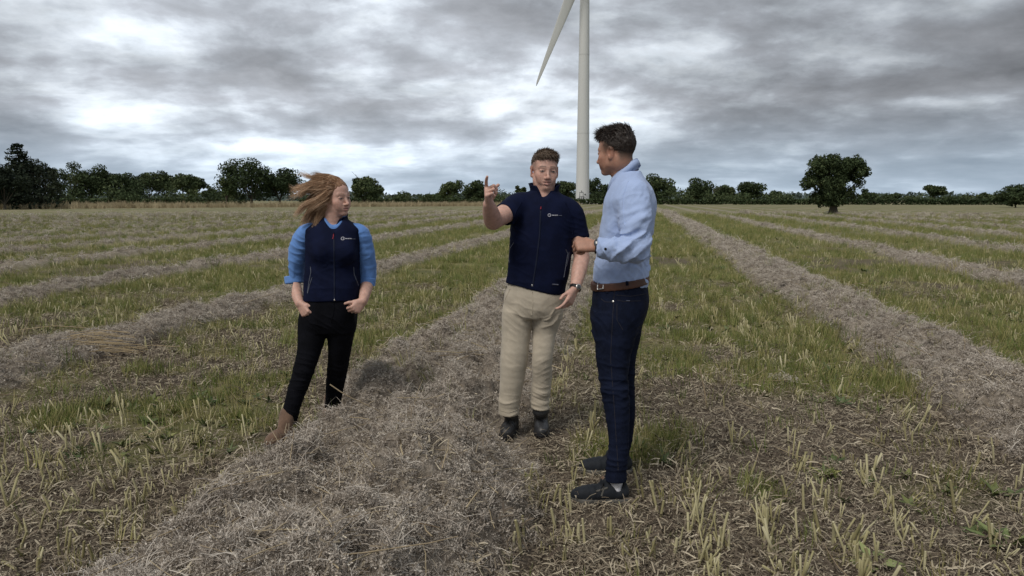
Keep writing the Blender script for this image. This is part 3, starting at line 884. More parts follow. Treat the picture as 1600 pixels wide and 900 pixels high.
def turbine():
    TD = 232.0
    base = P(910, 318, TD); X = base[0]
    root = empty('wind_turbine', (X, TD, 0))
    tag(root, 'tall white wind turbine with one blade reaching down, behind the two men', 'wind turbine')
    H = 69.0
    g = Geo(); zs = np.linspace(0, H, 26)
    r0, r1 = 21 * TD / F / 2, 1.35
    g.tube([(X, TD, float(z)) for z in zs], [float(r0 + (r1 - r0) * (z / H) ** 1.0) for z in zs], 40)
    tw = g.obj('tower', M_TURB, root)
    for z in (.0, 21.5, 45.0):
        g = Geo(); r_ = r0 + (r1 - r0) * z / H
        g.tube([(X, TD, z + .01), (X, TD, z + .13)], [r_ + .045, r_ + .045], 40)
        g.obj('flange', M_TURB, tw)
    g = Geo(); g.tube([(X, TD, .03), (X, TD, .34)], [r0 + .75, r0 + .7], 40, cap=True); g.obj('foundation', M_STONE, root)
    # door, its landing, stair and rails, on the side turned to the camera
    dx, fy = -.55, TD - math.sqrt(max(r0 * r0 - .55 ** 2, .1))
    def box(g, c, s):
        i0 = len(g.v)
        for sx_ in (-.5, .5):
            for sy in (-.5, .5):
                for sz in (-.5, .5):
                    g.v.append(Vector((c[0] + sx_ * s[0], c[1] + sy * s[1], c[2] + sz * s[2]))); g.t.append(.5)
        for q in ((0, 1, 3, 2), (4, 6, 7, 5), (0, 4, 5, 1), (2, 3, 7, 6), (0, 2, 6, 4), (1, 5, 7, 3)):
            g.f.append(tuple(i0 + k for k in q))
    g = Geo(); box(g, (X + dx, fy - .03, 2.35), (.95, .14, 2.2)); door = g.obj('door', M_TURB, root, smooth=False)
    g = Geo()
    for s_ in (-.53, .53): box(g, (X + dx + s_, fy - .06, 2.35), (.09, .2, 2.35))
    box(g, (X + dx, fy - .06, 3.56), (1.15, .2, .10)); g.obj('door_frame', M_STEEL, door, smooth=False)
    g = Geo(); box(g, (X + dx, fy - .15, 3.95), (.16, .2, .26)); g.tube([(X + dx, fy - .15, 3.6), (X + dx, fy - .15, 4.25)], .03, 4); g.obj('door_lamp', M_STEEL, root)
    g = Geo(); box(g, (X + dx, fy - .75, 1.18), (1.3, 1.3, .09)); g.obj('landing', M_STEEL, root, smooth=False)
    for k in range(5):
        g = Geo(); box(g, (X + dx + .95 + k * .27, fy - .75, 1.0 - k * .21), (.27, 1.0, .05)); g.obj('stair_tread', M_STEEL, root, smooth=False)
    g = Geo()
    for yy in (fy - .18, fy - 1.38):
        for xx in (-.62, .0, .62): g.tube([(X + dx + xx, yy, .05), (X + dx + xx, yy, 2.28)], .032, 5)
        g.tube([(X + dx - .62, yy, 2.28), (X + dx + .62, yy, 2.28), (X + dx + 2.1, yy, 1.2)], .032, 5)
        g.tube([(X + dx - .62, yy, 1.75), (X + dx + .62, yy, 1.75), (X + dx + 2.1, yy, .7)], .025, 5)
    g.obj('handrail', M_STEEL, root)
    g = Geo(); box(g, (X - 1.45, fy + .1, 1.0), (.7, .6, 1.5)); g.obj('meter_cabinet', M_STEEL, root, smooth=False)
    g = Geo(); box(g, (X + .62, TD - r0 - .02, 2.9), (.5, .06, .32)); g.obj('wall_plate', M_STEEL, root, smooth=False)
    # nacelle and rotor stand above the picture
    hub = Vector((X, TD - 4.2, H + 1.6))
    g = Geo(); box(g, (X, TD + 1.2, H + 1.6), (3.4, 8.6, 3.4)); g.obj('nacelle', M_TURB, root, smooth=False)
    g = Geo(); g.tube([hub + Vector((0, 1.4, 0)), hub + Vector((0, .2, 0)), hub + Vector((0, -.9, 0)), hub + Vector((0, -1.7, 0))], [1.6, 1.6, 1.15, .1], 24); g.obj('hub', M_TURB, root)
    tip = Vector(P(838, 134, TD - 4.2)); ax = (tip - hub); Lb = ax.length; ax.normalize()
    for k in range(3):
        d = Matrix.Rotation(2 * math.pi * k / 3, 3, 'Y') @ ax
        ed = d.cross(Vector((0, 1, 0))).normalized()      # along the chord
        ns = 30; nv = 20; vs, fs = [], []
        for i in range(ns + 1):
            q = i / ns; rr_ = 1.0 + (Lb - 1.0) * q
            ch = np.interp(q, [0, .05, .2, .3, .6, .9, .985, 1], [1.7, 1.8, 3.35, 3.15, 1.95, .95, .5, .08])
            th = np.interp(q, [0, .05, .2, .5, 1], [1.65, 1.6, .75, .35, .05])
            tw_ = R(np.interp(q, [0, .2, .5, 1], [24, 20, 9, 2]))
            c = hub + d * rr_ + ed * (-.18 * ch if q > .06 else 0) + Vector((0, 1.0 * q * q - .4, 0))
            for j in range(nv):
                an = 2 * math.pi * j / nv
                u = math.cos(an) * ch / 2; h_ = math.sin(an) * th / 2 * (.75 + .25 * math.cos(an) if q > .08 else 1)
                vs.append(c + ed * (u * math.cos(tw_) - h_ * math.sin(tw_)) + Vector((0, 1, 0)) * (u * math.sin(tw_) + h_ * math.cos(tw_)))
        for i in range(ns):
            for j in range(nv):
                fs.append((i * nv + j, i * nv + (j + 1) % nv, (i + 1) * nv + (j + 1) % nv, (i + 1) * nv + j))
        fs.append(tuple(range(nv))); fs.append(tuple(ns * nv + j for j in range(nv)))
        mesh_obj('blade', [tuple(v) for v in vs], fs, M_TURB, root)
    return root
turbine()
g = Geo(); g.tube([((915 - 800) / F * 222, 226, -.02), ((915 - 800) / F * 222, 226, .06)], [16, 16], 40, cap=True)
tag(g.obj('turbine_hardstanding', M_STONE, smooth=False), kind='structure')
# ================================================================== PEOPLE: modelling tools
import openvdb
def nrm(v):
    v = np.asarray(v, float); return v / np.linalg.norm(v)
def smin(a, b, k):
    if k <= 0: return np.minimum(a, b)
    h = np.clip(0.5 + 0.5 * (b - a) / k, 0, 1)
    return b + (a - b) * h - k * h * (1 - h)
class Body:
    """a distance field that limbs, lobes and folds are blended into, then skinned as one surface"""
    def __init__(s, lo, hi, h):
        s.lo, s.h = np.asarray(lo, float), h
        s.n = np.ceil((np.asarray(hi, float) - s.lo) / h).astype(int) + 1
        s.d = np.full(s.n, 0.2, np.float32)
        s.ax = [(s.lo[i] + np.arange(s.n[i]) * h).astype(np.float32) for i in range(3)]
    def _sub(s, lo, hi):
        i0 = np.clip(np.floor((np.asarray(lo) - s.lo) / s.h).astype(int), 0, s.n - 1)
        i1 = np.clip(np.ceil((np.asarray(hi) - s.lo) / s.h).astype(int) + 1, 1, s.n)
        sl = tuple(slice(a, b) for a, b in zip(i0, i1))
        g = np.meshgrid(*[s.ax[i][sl[i]] for i in range(3)], indexing='ij', sparse=True)
        return sl, g
    def _put(s, sl, d, k, op):
        cur = s.d[sl]
        if op == 'u': s.d[sl] = smin(cur, d, k)
        elif op == 's': s.d[sl] = -smin(-cur, d, k)
        else: s.d[sl] = -smin(-cur, -d, k)
    def cap(s, a, b, ra, rb=None, k=0.0, op='u'):
        rb = ra if rb is None else rb
        a, b = np.asarray(a, float), np.asarray(b, float)
        m = max(ra, rb) + k + 4 * s.h
        sl, (X, Y, Z) = s._sub(np.minimum(a, b) - m, np.maximum(a, b) + m)
        ab = b - a; L2 = max((ab ** 2).sum(), 1e-9)
        t = np.clip(((X - a[0]) * ab[0] + (Y - a[1]) * ab[1] + (Z - a[2]) * ab[2]) / L2, 0, 1)
        d = np.sqrt((X - a[0] - t * ab[0]) ** 2 + (Y - a[1] - t * ab[1]) ** 2 + (Z - a[2] - t * ab[2]) ** 2) - (ra + (rb - ra) * t)
        s._put(sl, d, k, op)
    def ell(s, c, r, M=None, k=0.0, op='u'):
        c, r = np.asarray(c, float), np.asarray(r, float)
        M = np.eye(3) if M is None else M            # rows: local axes
        m = r.max() + k + 4 * s.h
        sl, (X, Y, Z) = s._sub(c - m, c + m)
        q = [(M[i][0] * (X - c[0]) + M[i][1] * (Y - c[1]) + M[i][2] * (Z - c[2])) for i in range(3)]
        k0 = np.sqrt(sum((q[i] / r[i]) ** 2 for i in range(3)))
        k1 = np.sqrt(sum((q[i] / r[i] ** 2) ** 2 for i in range(3))) + 1e-9
        s._put(sl, k0 * (k0 - 1) / k1, k, op)
    def chain(s, pts, rad, k=0.0, sub=4, op='u', kj=None):
        """tapered limb through the points, resampled smoothly"""
        p, r = np.asarray(pts, float), np.asarray(rad, float)
        n = len(p); Q, Rr = [], []
        for i in range(n - 1):
            p0, p1, p2, p3 = p[max(i - 1, 0)], p[i], p[i + 1], p[min(i + 2, n - 1)]
            r0, r1, r2, r3 = r[max(i - 1, 0)], r[i], r[i + 1], r[min(i + 2, n - 1)]
            for t in np.arange(sub) / sub:
                f = lambda a, b, c, d: 0.5 * (2 * b + (c - a) * t + (2 * a - 5 * b + 4 * c - d) * t * t + (3 * b - a - 3 * c + d) * t ** 3)
                Q.append(f(p0, p1, p2, p3)); Rr.append(f(r0, r1, r2, r3))
        Q.append(p[-1]); Rr.append(r[-1])
        # gather the limb on its own, then blend it in as a whole
        m = max(Rr) + k + 4 * s.h
        sl, (X, Y, Z) = s._sub(np.min(Q, 0) - m, np.max(Q, 0) + m)
        best = None
        for i in range(len(Q) - 1):
            a, b = Q[i], Q[i + 1]; ab = b - a; L2 = max((ab ** 2).sum(), 1e-9)
            t = np.clip(((X - a[0]) * ab[0] + (Y - a[1]) * ab[1] + (Z - a[2]) * ab[2]) / L2, 0, 1)
            d = np.sqrt((X - a[0] - t * ab[0]) ** 2 + (Y - a[1] - t * ab[1]) ** 2 + (Z - a[2] - t * ab[2]) ** 2) - (Rr[i] + (Rr[i + 1] - Rr[i]) * t)
            best = d if best is None else smin(best, d, 0.004)
        s._put(sl, best, k, op)
    def loft(s, zs, cx, cy, ru, rv, yaw, k=0.0, p=2.3, op='u'):
        """stack of rounded sections: ru across, rv front to back, turned by yaw"""
        o = np.argsort(zs); zs = np.asarray(zs, float)[o]
        A = [np.asarray(a, float)[o] for a in (cx, cy, ru, rv)]
        m = max(A[2].max(), A[3].max()) + k + .02
        lo = [A[0].min() - m, A[1].min() - m, zs[0] - m]; hi = [A[0].max() + m, A[1].max() + m, zs[-1] + m]
        sl, (X, Y, Z) = s._sub(lo, hi)
        def cub(v):      # smooth interpolation
            z = np.clip(Z, zs[0], zs[-1]); i = np.clip(np.searchsorted(zs, z, 'right') - 1, 0, len(zs) - 2)
            h_ = zs[i + 1] - zs[i]; t = (z - zs[i]) / h_
            g = np.gradient(v, zs)
            return ((2 * t ** 3 - 3 * t ** 2 + 1) * v[i] + (t ** 3 - 2 * t ** 2 + t) * h_ * g[i] + (-2 * t ** 3 + 3 * t ** 2) * v[i + 1] + (t ** 3 - t ** 2) * h_ * g[i + 1])
        cX, cY, U, V = (cub(a) for a in A)
        c_, s_ = math.cos(yaw), math.sin(yaw)
        x_, y_ = (X - cX) * c_ + (Y - cY) * s_, -(X - cX) * s_ + (Y - cY) * c_
        q = (np.abs(x_ / U) ** p + np.abs(y_ / V) ** p) ** (1 / p)
        d = (q - 1) * np.minimum(U, V) * .92
        d = np.maximum(d, np.maximum(zs[0] - Z, Z - zs[-1]))
        s._put(sl, d, k, op)
    def cut(s, p, n, k=0.0):
        """keep what lies behind the plane through p with outward normal n"""
        n = nrm(n); X, Y, Z = np.meshgrid(*s.ax, indexing='ij', sparse=True)
        d = (X - p[0]) * n[0] + (Y - p[1]) * n[1] + (Z - p[2]) * n[2]
        s.d = (-smin(-s.d, -d, k)).astype(np.float32)
    def cut_in(s, p, n, lo, hi):
        n = nrm(n); sl, (X, Y, Z) = s._sub(lo, hi)
        d = (X - p[0]) * n[0] + (Y - p[1]) * n[1] + (Z - p[2]) * n[2]
        s.d[sl] = np.maximum(s.d[sl], d)
    def skin(s):
        g = openvdb.FloatGrid(0.2)
        g.copyFromArray(np.ascontiguousarray(np.clip(s.d, -.2, .2)))
        g.transform = openvdb.createLinearTransform(s.h)
        v, q = g.convertToQuads(0.0)
        return np.asarray(v, float) + s.lo, np.asarray(q)[:, ::-1].astype(np.int64)
def vnormals(v, f):
    n = np.cross(v[f[:, 2]] - v[f[:, 0]], v[f[:, 3]] - v[f[:, 1]])
    out = np.zeros_like(v)
    for i in range(4): np.add.at(out, f[:, i], n)
    return out / (np.linalg.norm(out, axis=1)[:, None] + 1e-12)
def relax(v, f, it=2, lam=.5):
    for _ in range(it):
        acc = np.zeros_like(v); cnt = np.zeros(len(v))
        for a, b in ((0, 1), (1, 2), (2, 3), (3, 0)):
            np.add.at(acc, f[:, a], v[f[:, b]]); np.add.at(acc, f[:, b], v[f[:, a]])
            np.add.at(cnt, f[:, a], 1); np.add.at(cnt, f[:, b], 1)
        v = v + lam * (acc / np.maximum(cnt, 1)[:, None] - v)
    return v
def outward(v, f):
    # signed volume decides the winding
    a, b, c, d = (v[f[:, i]] for i in range(4))
    vol = (np.einsum('ij,ij->i', a, np.cross(b, c)) + np.einsum('ij,ij->i', a, np.cross(c, d))).sum()
    return f if vol > 0 else f[:, ::-1]
def crease(p, axis, fa, fc, seed, warp=.6):
    """cloth creases: ridged noise, fa cycles per metre along axis, fc across"""
    ax = nrm(axis); u = nrm(np.cross(ax, [0.31, 0.2, 0.9])); w_ = np.cross(ax, u)
    s_, a, b = p @ ax, p @ u, p @ w_
    wp = (fbm(a * 6, s_ * 6, b * 6, oct=2, seed=seed + 9) - .5) * warp
    n = vnoise(s_ * fa + wp * 2, a * fc + wp, b * fc, seed)
    n2 = vnoise(s_ * fa * 2.1 + wp * 3 + 7, a * fc * 1.7 + 3, b * fc * 1.7, seed + 3)
    rdg = (1 - np.abs(2 * n - 1)) ** 2 * .7 + (1 - np.abs(2 * n2 - 1)) ** 2 * .3
    return rdg - .35
def gauss(p, c, r):
    c = np.asarray(c, float)
    return np.exp(-((p - c) ** 2).sum(1) / r ** 2)
def garment(name, B, mat, parent, wrinkle=None, smooth=1):
    v, f = B.skin(); f = outward(v, f)
    v = relax(v, f, smooth)
    if wrinkle is not None:
        n = vnormals(v, f)
        v = v + n * wrinkle(v)[:, None]
        v = relax(v, f, 1, .3)
    return mesh_obj(name, v, f, mat, parent)
def bvh_of(*objs):
    vs, fs = [], []
    for o in objs:
        off = o.location if o.parent is None else Vector((0, 0, 0)); i0 = len(vs)
        vs += [tuple(q.co + off) for q in o.data.vertices]
        fs += [tuple(i0 + k for k in q.vertices) for q in o.data.polygons]
    return BVHTree.FromPolygons(vs, fs)
CAM = Vector((0, 0, CAM_H))
def on_cloth(bvh, pxs, n=0):
    """points of a garment under a line drawn over the photograph, with their normals"""
    pxs = [np.asarray(q, float) for q in pxs]
    if n:
        L = np.concatenate([[0], np.cumsum([np.linalg.norm(pxs[i + 1] - pxs[i]) for i in range(len(pxs) - 1)])])
        pxs = [np.array([np.interp(t, L, [q[0] for q in pxs]), np.interp(t, L, [q[1] for q in pxs])]) for t in np.linspace(0, L[-1], n)]
    out = []
    for q in pxs:
        h = bvh.ray_cast(CAM, ray(*q))
        if h[0] is not None:
            nn = h[1] if h[1].dot(ray(*q)) < 0 else -h[1]
            out.append((h[0], nn))
    return out
def tape(name, bvh, pxs, width, mat, parent, thick=.0025, n=16, closed=False):
    """a narrow strip with real thickness laid on a garment"""
    pn = on_cloth(bvh, pxs, n)
    if len(pn) < 2: return None
    vs, fs = [], []
    N = len(pn)
    for i, (p, nn) in enumerate(pn):
        d = (pn[min(i + 1, N - 1)][0] - pn[max(i - 1, 0)][0])
        if d.length < 1e-9: d = Vector((1, 0, 0))
        s_ = d.normalized().cross(nn).normalized() * width / 2
        top = p + nn * thick; bot = p - nn * .004
        vs += [bot - s_, top - s_ * .85, top + s_ * .85, bot + s_]
    for i in range(N - 1):
        for k in range(4):
            fs.append((4 * i + k, 4 * i + (k + 1) % 4, 4 * i + 4 + (k + 1) % 4, 4 * i + 4 + k))
    fs += [(0, 1, 2, 3), (4 * N - 1, 4 * N - 2, 4 * N - 3, 4 * N - 4)]
    return mesh_obj(name, [tuple(v) for v in vs], fs, mat, parent)
def knob(name, bvh, px, r, mat, parent, flat=.5):
    pn = on_cloth(bvh, [px])
    if not pn: return
    p, nn = pn[0]
    g = Geo(); g.tube([p - nn * r * .3, p + nn * r * flat * .6, p + nn * r * flat], [r, r, r * .6], 10, cap=True)
    return g.obj(name, mat, parent)
def collar(name, rows, front, mat, parent, a0, a1, thick=.003, n=40):
    """cloth band round the neck: rows of (centre, front radius, side radius); angles run from the front round the back"""
    fr = nrm(front); sd_ = nrm(np.cross([0, 0, 1], fr)); vs, fs = [], []
    m = len(rows)
    opening = a0 if isinstance(a0, (list, tuple)) else [a0] * m
    for layer in (0, 1):
        for (c, ra, rb), a0_ in zip(rows, opening):
            for a in np.linspace(a0_, 2 * math.pi - a0_, n):
                w_ = 1 - layer * thick / max(ra, .02)
                q = np.asarray(c(a) if callable(c) else c, float) + (fr * math.cos(a) * ra + sd_ * math.sin(a) * rb) * w_
                vs.append(q)
    for i in range(m - 1):
        for j in range(n - 1):
            a = i * n + j; b = a + n
            fs.append((a, a + 1, b + 1, b)); o = m * n
            fs.append((o + a, o + b, o + b + 1, o + a + 1))
    o = m * n
    for j in range(n - 1):
        fs.append((j + 1, j, o + j, o + j + 1)); a = (m - 1) * n + j
        fs.append((a, a + 1, o + a + 1, o + a))
    for i in range(m - 1):
        a = i * n; fs.append((a, a + n, o + a + n, o + a))
        a = i * n + n - 1; fs.append((a + n, a, o + a, o + a + n))
    return mesh_obj(name, vs, fs, mat, parent)

# ------------------------------------------------------------------ hands
def hand(B, W, d, n, right, curls, thumb, s=1.0, idx=None):
    """palm, five fingers and thumb: W wrist, d towards the knuckles, n out of the palm; curls = bend of the three joints per finger"""
    W = np.asarray(W, float); d = nrm(d); n = np.asarray(n, float); n = nrm(n - d * (n @ d))
    t = np.cross(d, n) * (1 if right else -1)
    offs = [.029, .010, -.010, -.028]; base = [.086, .089, .084, .075]
    lens = [(.041, .025, .020), (.045, .028, .021), (.042, .026, .020), (.033, .020, .018)]
    rad = [.0092, .0095, .0090, .0080]
    kn = []
    for o, b in zip(offs, base):
        q = W + (d * b + t * o) * s
        B.cap(W + (d * .012 + t * o * .62) * s, q, .0140 * s, .0115 * s, k=.012 * s)
        kn.append(q)
    B.ell(W + (d * .046 + n * .004) * s, np.array([.044, .034, .0155]) * s, np.array([d, t, n]), k=.012 * s)
    for i in range(4):
        p = kn[i]; a = 0.0; r = rad[i] * s
        sp = t * (.06 * (1.2 - i))
        for j in range(3):
            a += curls[i][j]
            dd = nrm(d * math.cos(a) + n * math.sin(a) + sp * max(0, math.cos(a)) * .6)
            if i == 0 and idx is not None: dd = nrm(np.asarray(idx) + n * .12 * j)
            q = p + dd * lens[i][j] * s
            B.cap(p, q, r * (1.06 if j else 1.12), r * .93, k=.0025 * s if j else .005 * s)
            p = q; r *= .93
    # thumb: leaves the side of the palm near its base
    p = W + (d * .020 + t * .024 + n * .006) * s
    B.cap(W + (d * .02 + t * .012 + n * .006) * s, p + (d * .026 + t * .012 + n * .006) * s, .017 * s, .0145 * s, k=.012 * s)
    p = p + (d * .026 + t * .012 + n * .006) * s; r = .0112 * s
    for L, (ad, at, an) in zip((.036, .028), thumb):
        dd = nrm(d * ad + t * at + n * an)
        q = p + dd * L * s
        B.cap(p, q, r, r * .88, k=.004 * s); p = q; r *= .9
FIST = [(1.25, 1.5, 1.0)] * 4
LOOSE = [(.25, .35, .25), (.35, .45, .3), (.45, .5, .35), (.55, .55, .4)]

# ------------------------------------------------------------------ heads
def head_frame(f, roll=0.0):
    f = nrm(f); l = nrm(np.cross([0, 0, 1], f)); u = np.cross(f, l)
    if roll:
        l, u = l * math.cos(roll) + u * math.sin(roll), u * math.cos(roll) - l * math.sin(roll)
    return np.array([l, f, u])            # rows: left, forward, up
def head(B, O, M, s=1.0, fem=False, jaw=1.0, mouth_open=0.0, lids=True):
    O = np.asarray(O, float)
    L = lambda x, y, z: O + s * (M[0] * x + M[1] * y + M[2] * z)
    E = lambda c, r, k=.012, op='u', R3=None: B.ell(L(*c), np.array(r) * s, M if R3 is None else R3, k * s, op)
    C = lambda a, b, ra, rb, k=.012, op='u': B.cap(L(*a), L(*b), ra * s, rb * s, k * s, op)
    E((0, -.018, .030), (.0735, .0965, .082), 0)
    E((0, .020, .035), (.066, .066, .068), .02)                 # forehead
    E((0, .030, -.030), (.0585, .060, .078), .025)              # face
    for sg in (-1, 1):
        C((sg * .053, -.002, -.040), (sg * .0475, .012, -.064), .017, .0145 * jaw, .022)    # jaw angle
        C((sg * .046, .012, -.067), (sg * .013, .064, -.100), .0150 * jaw, .0135, .02)     # jaw line
        E((sg * .042, .058, -.030), (.020, .020, .018), .026)     # cheekbone
        E((sg * .031, .062, -.056), (.020, .022, .025), .02)     # cheek
        C((sg * .012, .083, .016), (sg * .043, .072, .019), 0.0085 if not fem else .0065, .0065, .018)  # brow
        E((sg * .0325, .0995, -.003), (.0180, .0150, .0120), .012, 's')                       # eye socket
        E((sg * .0320, .0745, -.0035), (.0135, .0130, .0115), .004)                           # eyeball and lids
        C((sg * .020, .0855, .0025), (sg * .044, .0805, .0015), .0038, .0034, .004)           # upper lid fold
        # ear
        ex = .0775
        EM = head_frame(M[1] + sg * .38 * M[0]) if abs(M[2][2]) > .8 else M
        E((sg * ex, -.012, -.012), (.0075, .0185, .0315), .006, 'u', EM)
        E((sg * (ex + .0075), -.007, -.010), (.0058, .0095, .019), .004, 's', EM)
        E((sg * (ex - .001), -.005, -.038), (.007, .009, .010), .006)
        C((sg * (ex + .004), -.024, .004), (sg * (ex + .004), -.010, .019), .0045, .0045, .005)
    C((0, .086, .004), (0, .1075, -.034), .0076, .0090, .010)      # nose bridge
    E((0, .1095, -.0395), (.0105, .0110, .0095), .007)               # tip
    for sg in (-1, 1):
        E((sg * .0125, .0955, -.0425), (.0082, .0110, .0078), .006)
        E((sg * .0065, .1030, -.0505), (.0035, .0055, .0028), .002, 's')
    E((0, .078, -.070), (.028, .018, .022), .016)                    # muzzle
    g = .0016 + mouth_open
    C((-.017, .0885, -.0655 + g), (0, .0955, -.0630 + g), .0042, .0052, .004); C((.017, .0885, -.0655 + g), (0, .0955, -.0630 + g), .0042, .0052, .004)
    C((-.015, .0880, -.0735 - g), (0, .0940, -.0755 - g), .0045, .0062, .004); C((.015, .0880, -.0735 - g), (0, .0940, -.0755 - g), .0045, .0062, .004)
    C((-.023, .0890, -.0685), (0, .0990, -.0690), .0016 + mouth_open, .0022 + mouth_open, .002, 's'); C((.023, .0890, -.0685), (0, .0990, -.0690), .0016 + mouth_open, .0022 + mouth_open, .002, 's')
    E((0, .0765, -.0995), (.0175, .0150, .0140), .016)               # chin
    E((0, .0905, -.0860), (.013, .006, .004), .006, 's')
    return L
def face_colour(v, O, M, s, skin, lip, hair, hairmask, brow=1.0, iris=(.06, .07, .08), closed=False, seed=0):
    """skin colouring: lips, brows, lashes, eyes, cropped hair at the sides, ruddy cheeks, ears and nose"""
    q = (v - np.asarray(O)) @ M.T / s
    c = np.tile(np.array(skin, float), (len(v), 1))
    def mixc(col, m):
        nonlocal c
        m = np.clip(m, 0, 1)[:, None]; c = c * (1 - m) + np.array(col, float) * m
    x, y, z = np.abs(q[:, 0]), q[:, 1], q[:, 2]
    onhead = (z > -.16) & (np.linalg.norm(q, axis=1) < .2)
    blotch = fbm(v[:, 0] * 45, v[:, 1] * 45, v[:, 2] * 45, oct=2, seed=seed)
    c *= (0.88 + .24 * blotch)[:, None]
    red = np.array(skin) * np.array([1.04, .82, .80])
    G = lambda cx, cy, cz, r: np.exp(-((x - cx) ** 2 + (y - cy) ** 2 + (z - cz) ** 2) / r ** 2) * onhead
    mixc(red, .40 * G(.045, .065, -.035, .026) + .45 * G(0, .106, -.040, .014) + .5 * G(.076, -.01, -.01, .03))
    front = (y > .05) & onhead
    ml = np.where(z > -.0690, np.exp(-((z + .0640) / .0042) ** 2), np.exp(-((z + .0745) / .0050) ** 2)) * sstep(x, .024, .014) * (y > .08) * onhead
    mixc(lip, .85 * ml)
    mixc(np.array(lip) * .35, np.exp(-((z + .0690) / .0016) ** 2) * sstep(x, .024, .018) * (y > .08) * onhead)
    arch = .0205 + .004 * np.cos((x - .03) * 60)
    mixc(np.array(hair) * .7, brow * np.exp(-((z - arch) / .0048) ** 2) * sstep(x, .009, .015) * (1 - sstep(x, .044, .052)) * front)
    # eyes
    ez = z + .0035; ex = x - .032
    if closed:
        mixc(np.array(hair) * .5, .85 * np.exp(-((ez + .0045 - .002 * (ex / .013) ** 2) / .0016) ** 2) * (np.abs(ex) < .0145) * (y > .07) * onhead)
        mixc(red * .8, .5 * np.exp(-((ez - .001) ** 2) / .006 ** 2) * (np.abs(ex) < .016) * (y > .07) * onhead)
    else:
        op = (np.abs(ez + .0005) < .0042 * (1 - (ex / .0135) ** 2)) & (np.abs(ex) < .0125) & (y > .074) & onhead
        mixc((.45, .41, .38), op * .9)
        mixc(iris, (op & (np.abs(ex) < .0058)) * 1.0)
        mixc(np.array(hair) * .4, .9 * np.exp(-((ez - .0042 * (1 - (ex / .0135) ** 2)) / .0015) ** 2) * (np.abs(ex) < .0145) * (y > .07) * onhead)
    if hairmask is not None:
        mixc(hair, hairmask(q) * onhead)
    return c
def strands(name, roots, mat, parent, rows, width, seg, seed, tone_fn, bend_fn):
    """hair in many fine locks; bend_fn(root, normal, rng) gives the points of one lock"""
    g = Geo(); r = random.Random(seed)
    for (p, nn) in roots:
        pts = bend_fn(p, nn, r)
        t0, t1 = tone_fn(r)
        g.ribbon(pts, width * r.uniform(.6, 1.3), None, t0, t1, .85)
    return g.obj(name, mat, parent, smooth=True)

# ------------------------------------------------------------------ cloth, skin and leather
def cloth_mat(name, base, var=.12, rough=.85, weave=900, sheen=.15, bstr=.25, fleck=None, spec=.2):
    m, t, b = new_mat(name)
    tc = t.new('ShaderNodeTexCoord').outputs['Object']
    n = t.noise(tc, 14, 5, .6)
    lo = tuple(c * (1 - var) for c in base); hi = tuple(c * (1 + var) for c in base)
    c = t.mix(t.step(n, .3, .7), lo, hi)
    if fleck is not None:
        c = t.mix(t.math('MULTIPLY', t.step(t.noise(t.vmath('MULTIPLY', tc, (1, 1, .25)), 420, 2), .5, .7), .5), c, fleck)
    t.put(b.inputs['Base Color'], c)
    b.inputs['Roughness'].default_value = rough
    b.inputs['Specular IOR Level'].default_value = spec
    b.inputs['Sheen Weight'].default_value = sheen
    t.put(b.inputs['Normal'], t.bump(t.math('ADD', t.noise(tc, weave, 2), t.math('MULTIPLY', t.noise(tc, 60, 3), .8)), bstr, .003))
    return m
M_NAVY = cloth_mat('navy_softshell', (.0045, .0075, .027), .2, .85, 700, .0, .2, spec=.12)
M_BLUE = cloth_mat('blue_shirt', (.125, .265, .60), .10, .85, 900, .2)
M_PALEB = cloth_mat('pale_blue_shirt', (.37, .475, .72), .05, .85, 900, .15, fleck=(.46, .54, .78))
M_KHAKI = cloth_mat('khaki_cotton', (.46, .405, .32), .07, .9, 800, .15)
M_BLACKJ = cloth_mat('black_denim', (.0042, .0045, .0068), .3, .9, 900, .0, spec=.1)
M_DENIM = cloth_mat('dark_denim', (.0055, .0085, .022), .35, .85, 900, .0, fleck=(.012, .018, .040), spec=.12)
M_SOCK = cloth_mat('white_sock', (.72, .72, .76), .05, .9)
M_TAN = cloth_mat('brown_suede', (.15, .095, .065), .25, .9, 600, .2)
M_BLKBOOT = cloth_mat('black_leather', (.030, .031, .034), .25, .45, 300, .0, .15, spec=.45)
M_SHOE = cloth_mat('dark_shoe', (.013, .016, .021), .3, .7, 800, .05)
M_SOLE = cloth_mat('grey_rubber', (.105, .100, .090), .25, .8, 200, 0)
M_BELT = cloth_mat('brown_belt', (.085, .036, .022), .2, .5, 200, 0, .15, spec=.4)
M_STRAP = cloth_mat('dark_strap', (.012, .012, .014), .2, .5, 300, 0)
M_ZIP = cloth_mat('zip_tape', (.010, .014, .032), .2, .6, 600, 0)
M_PIPE = cloth_mat('pocket_piping', (.10, .11, .14), .1, .6, 600, 0)
M_PRINT = cloth_mat('white_print', (.42, .42, .47), .03, .6, 600, 0, .05)
M_PRINT2 = cloth_mat('grey_print', (.12, .13, .17), .03, .6, 600, 0, .05)
M_STITCH = cloth_mat('denim_stitch', (.030, .028, .034), .1, .8, 600, 0)
M_RED = cloth_mat('red_puller', (.32, .035, .055), .1, .6, 600, 0)
m, t, b = new_mat('metal'); M_METAL = m
t.put(b.inputs['Base Color'], (.62, .60, .57)); b.inputs['Metallic'].default_value = 1; b.inputs['Roughness'].default_value = .35
m, t, b = new_mat('watch_glass'); M_GLASSD = m
t.put(b.inputs['Base Color'], (.06, .065, .07)); b.inputs['Roughness'].default_value = .12
m, t, b = new_mat('skin'); M_SKIN = m
at = t.new('ShaderNodeAttribute', attribute_name='hue').outputs['Color']
tc = t.new('ShaderNodeTexCoord').outputs['Object']
t.put(b.inputs['Base Color'], t.mix(t.step(t.noise(tc, 60, 4, .65), .35, .65), t.vmath('SCALE', at, .92), t.vmath('SCALE', at, 1.07)))
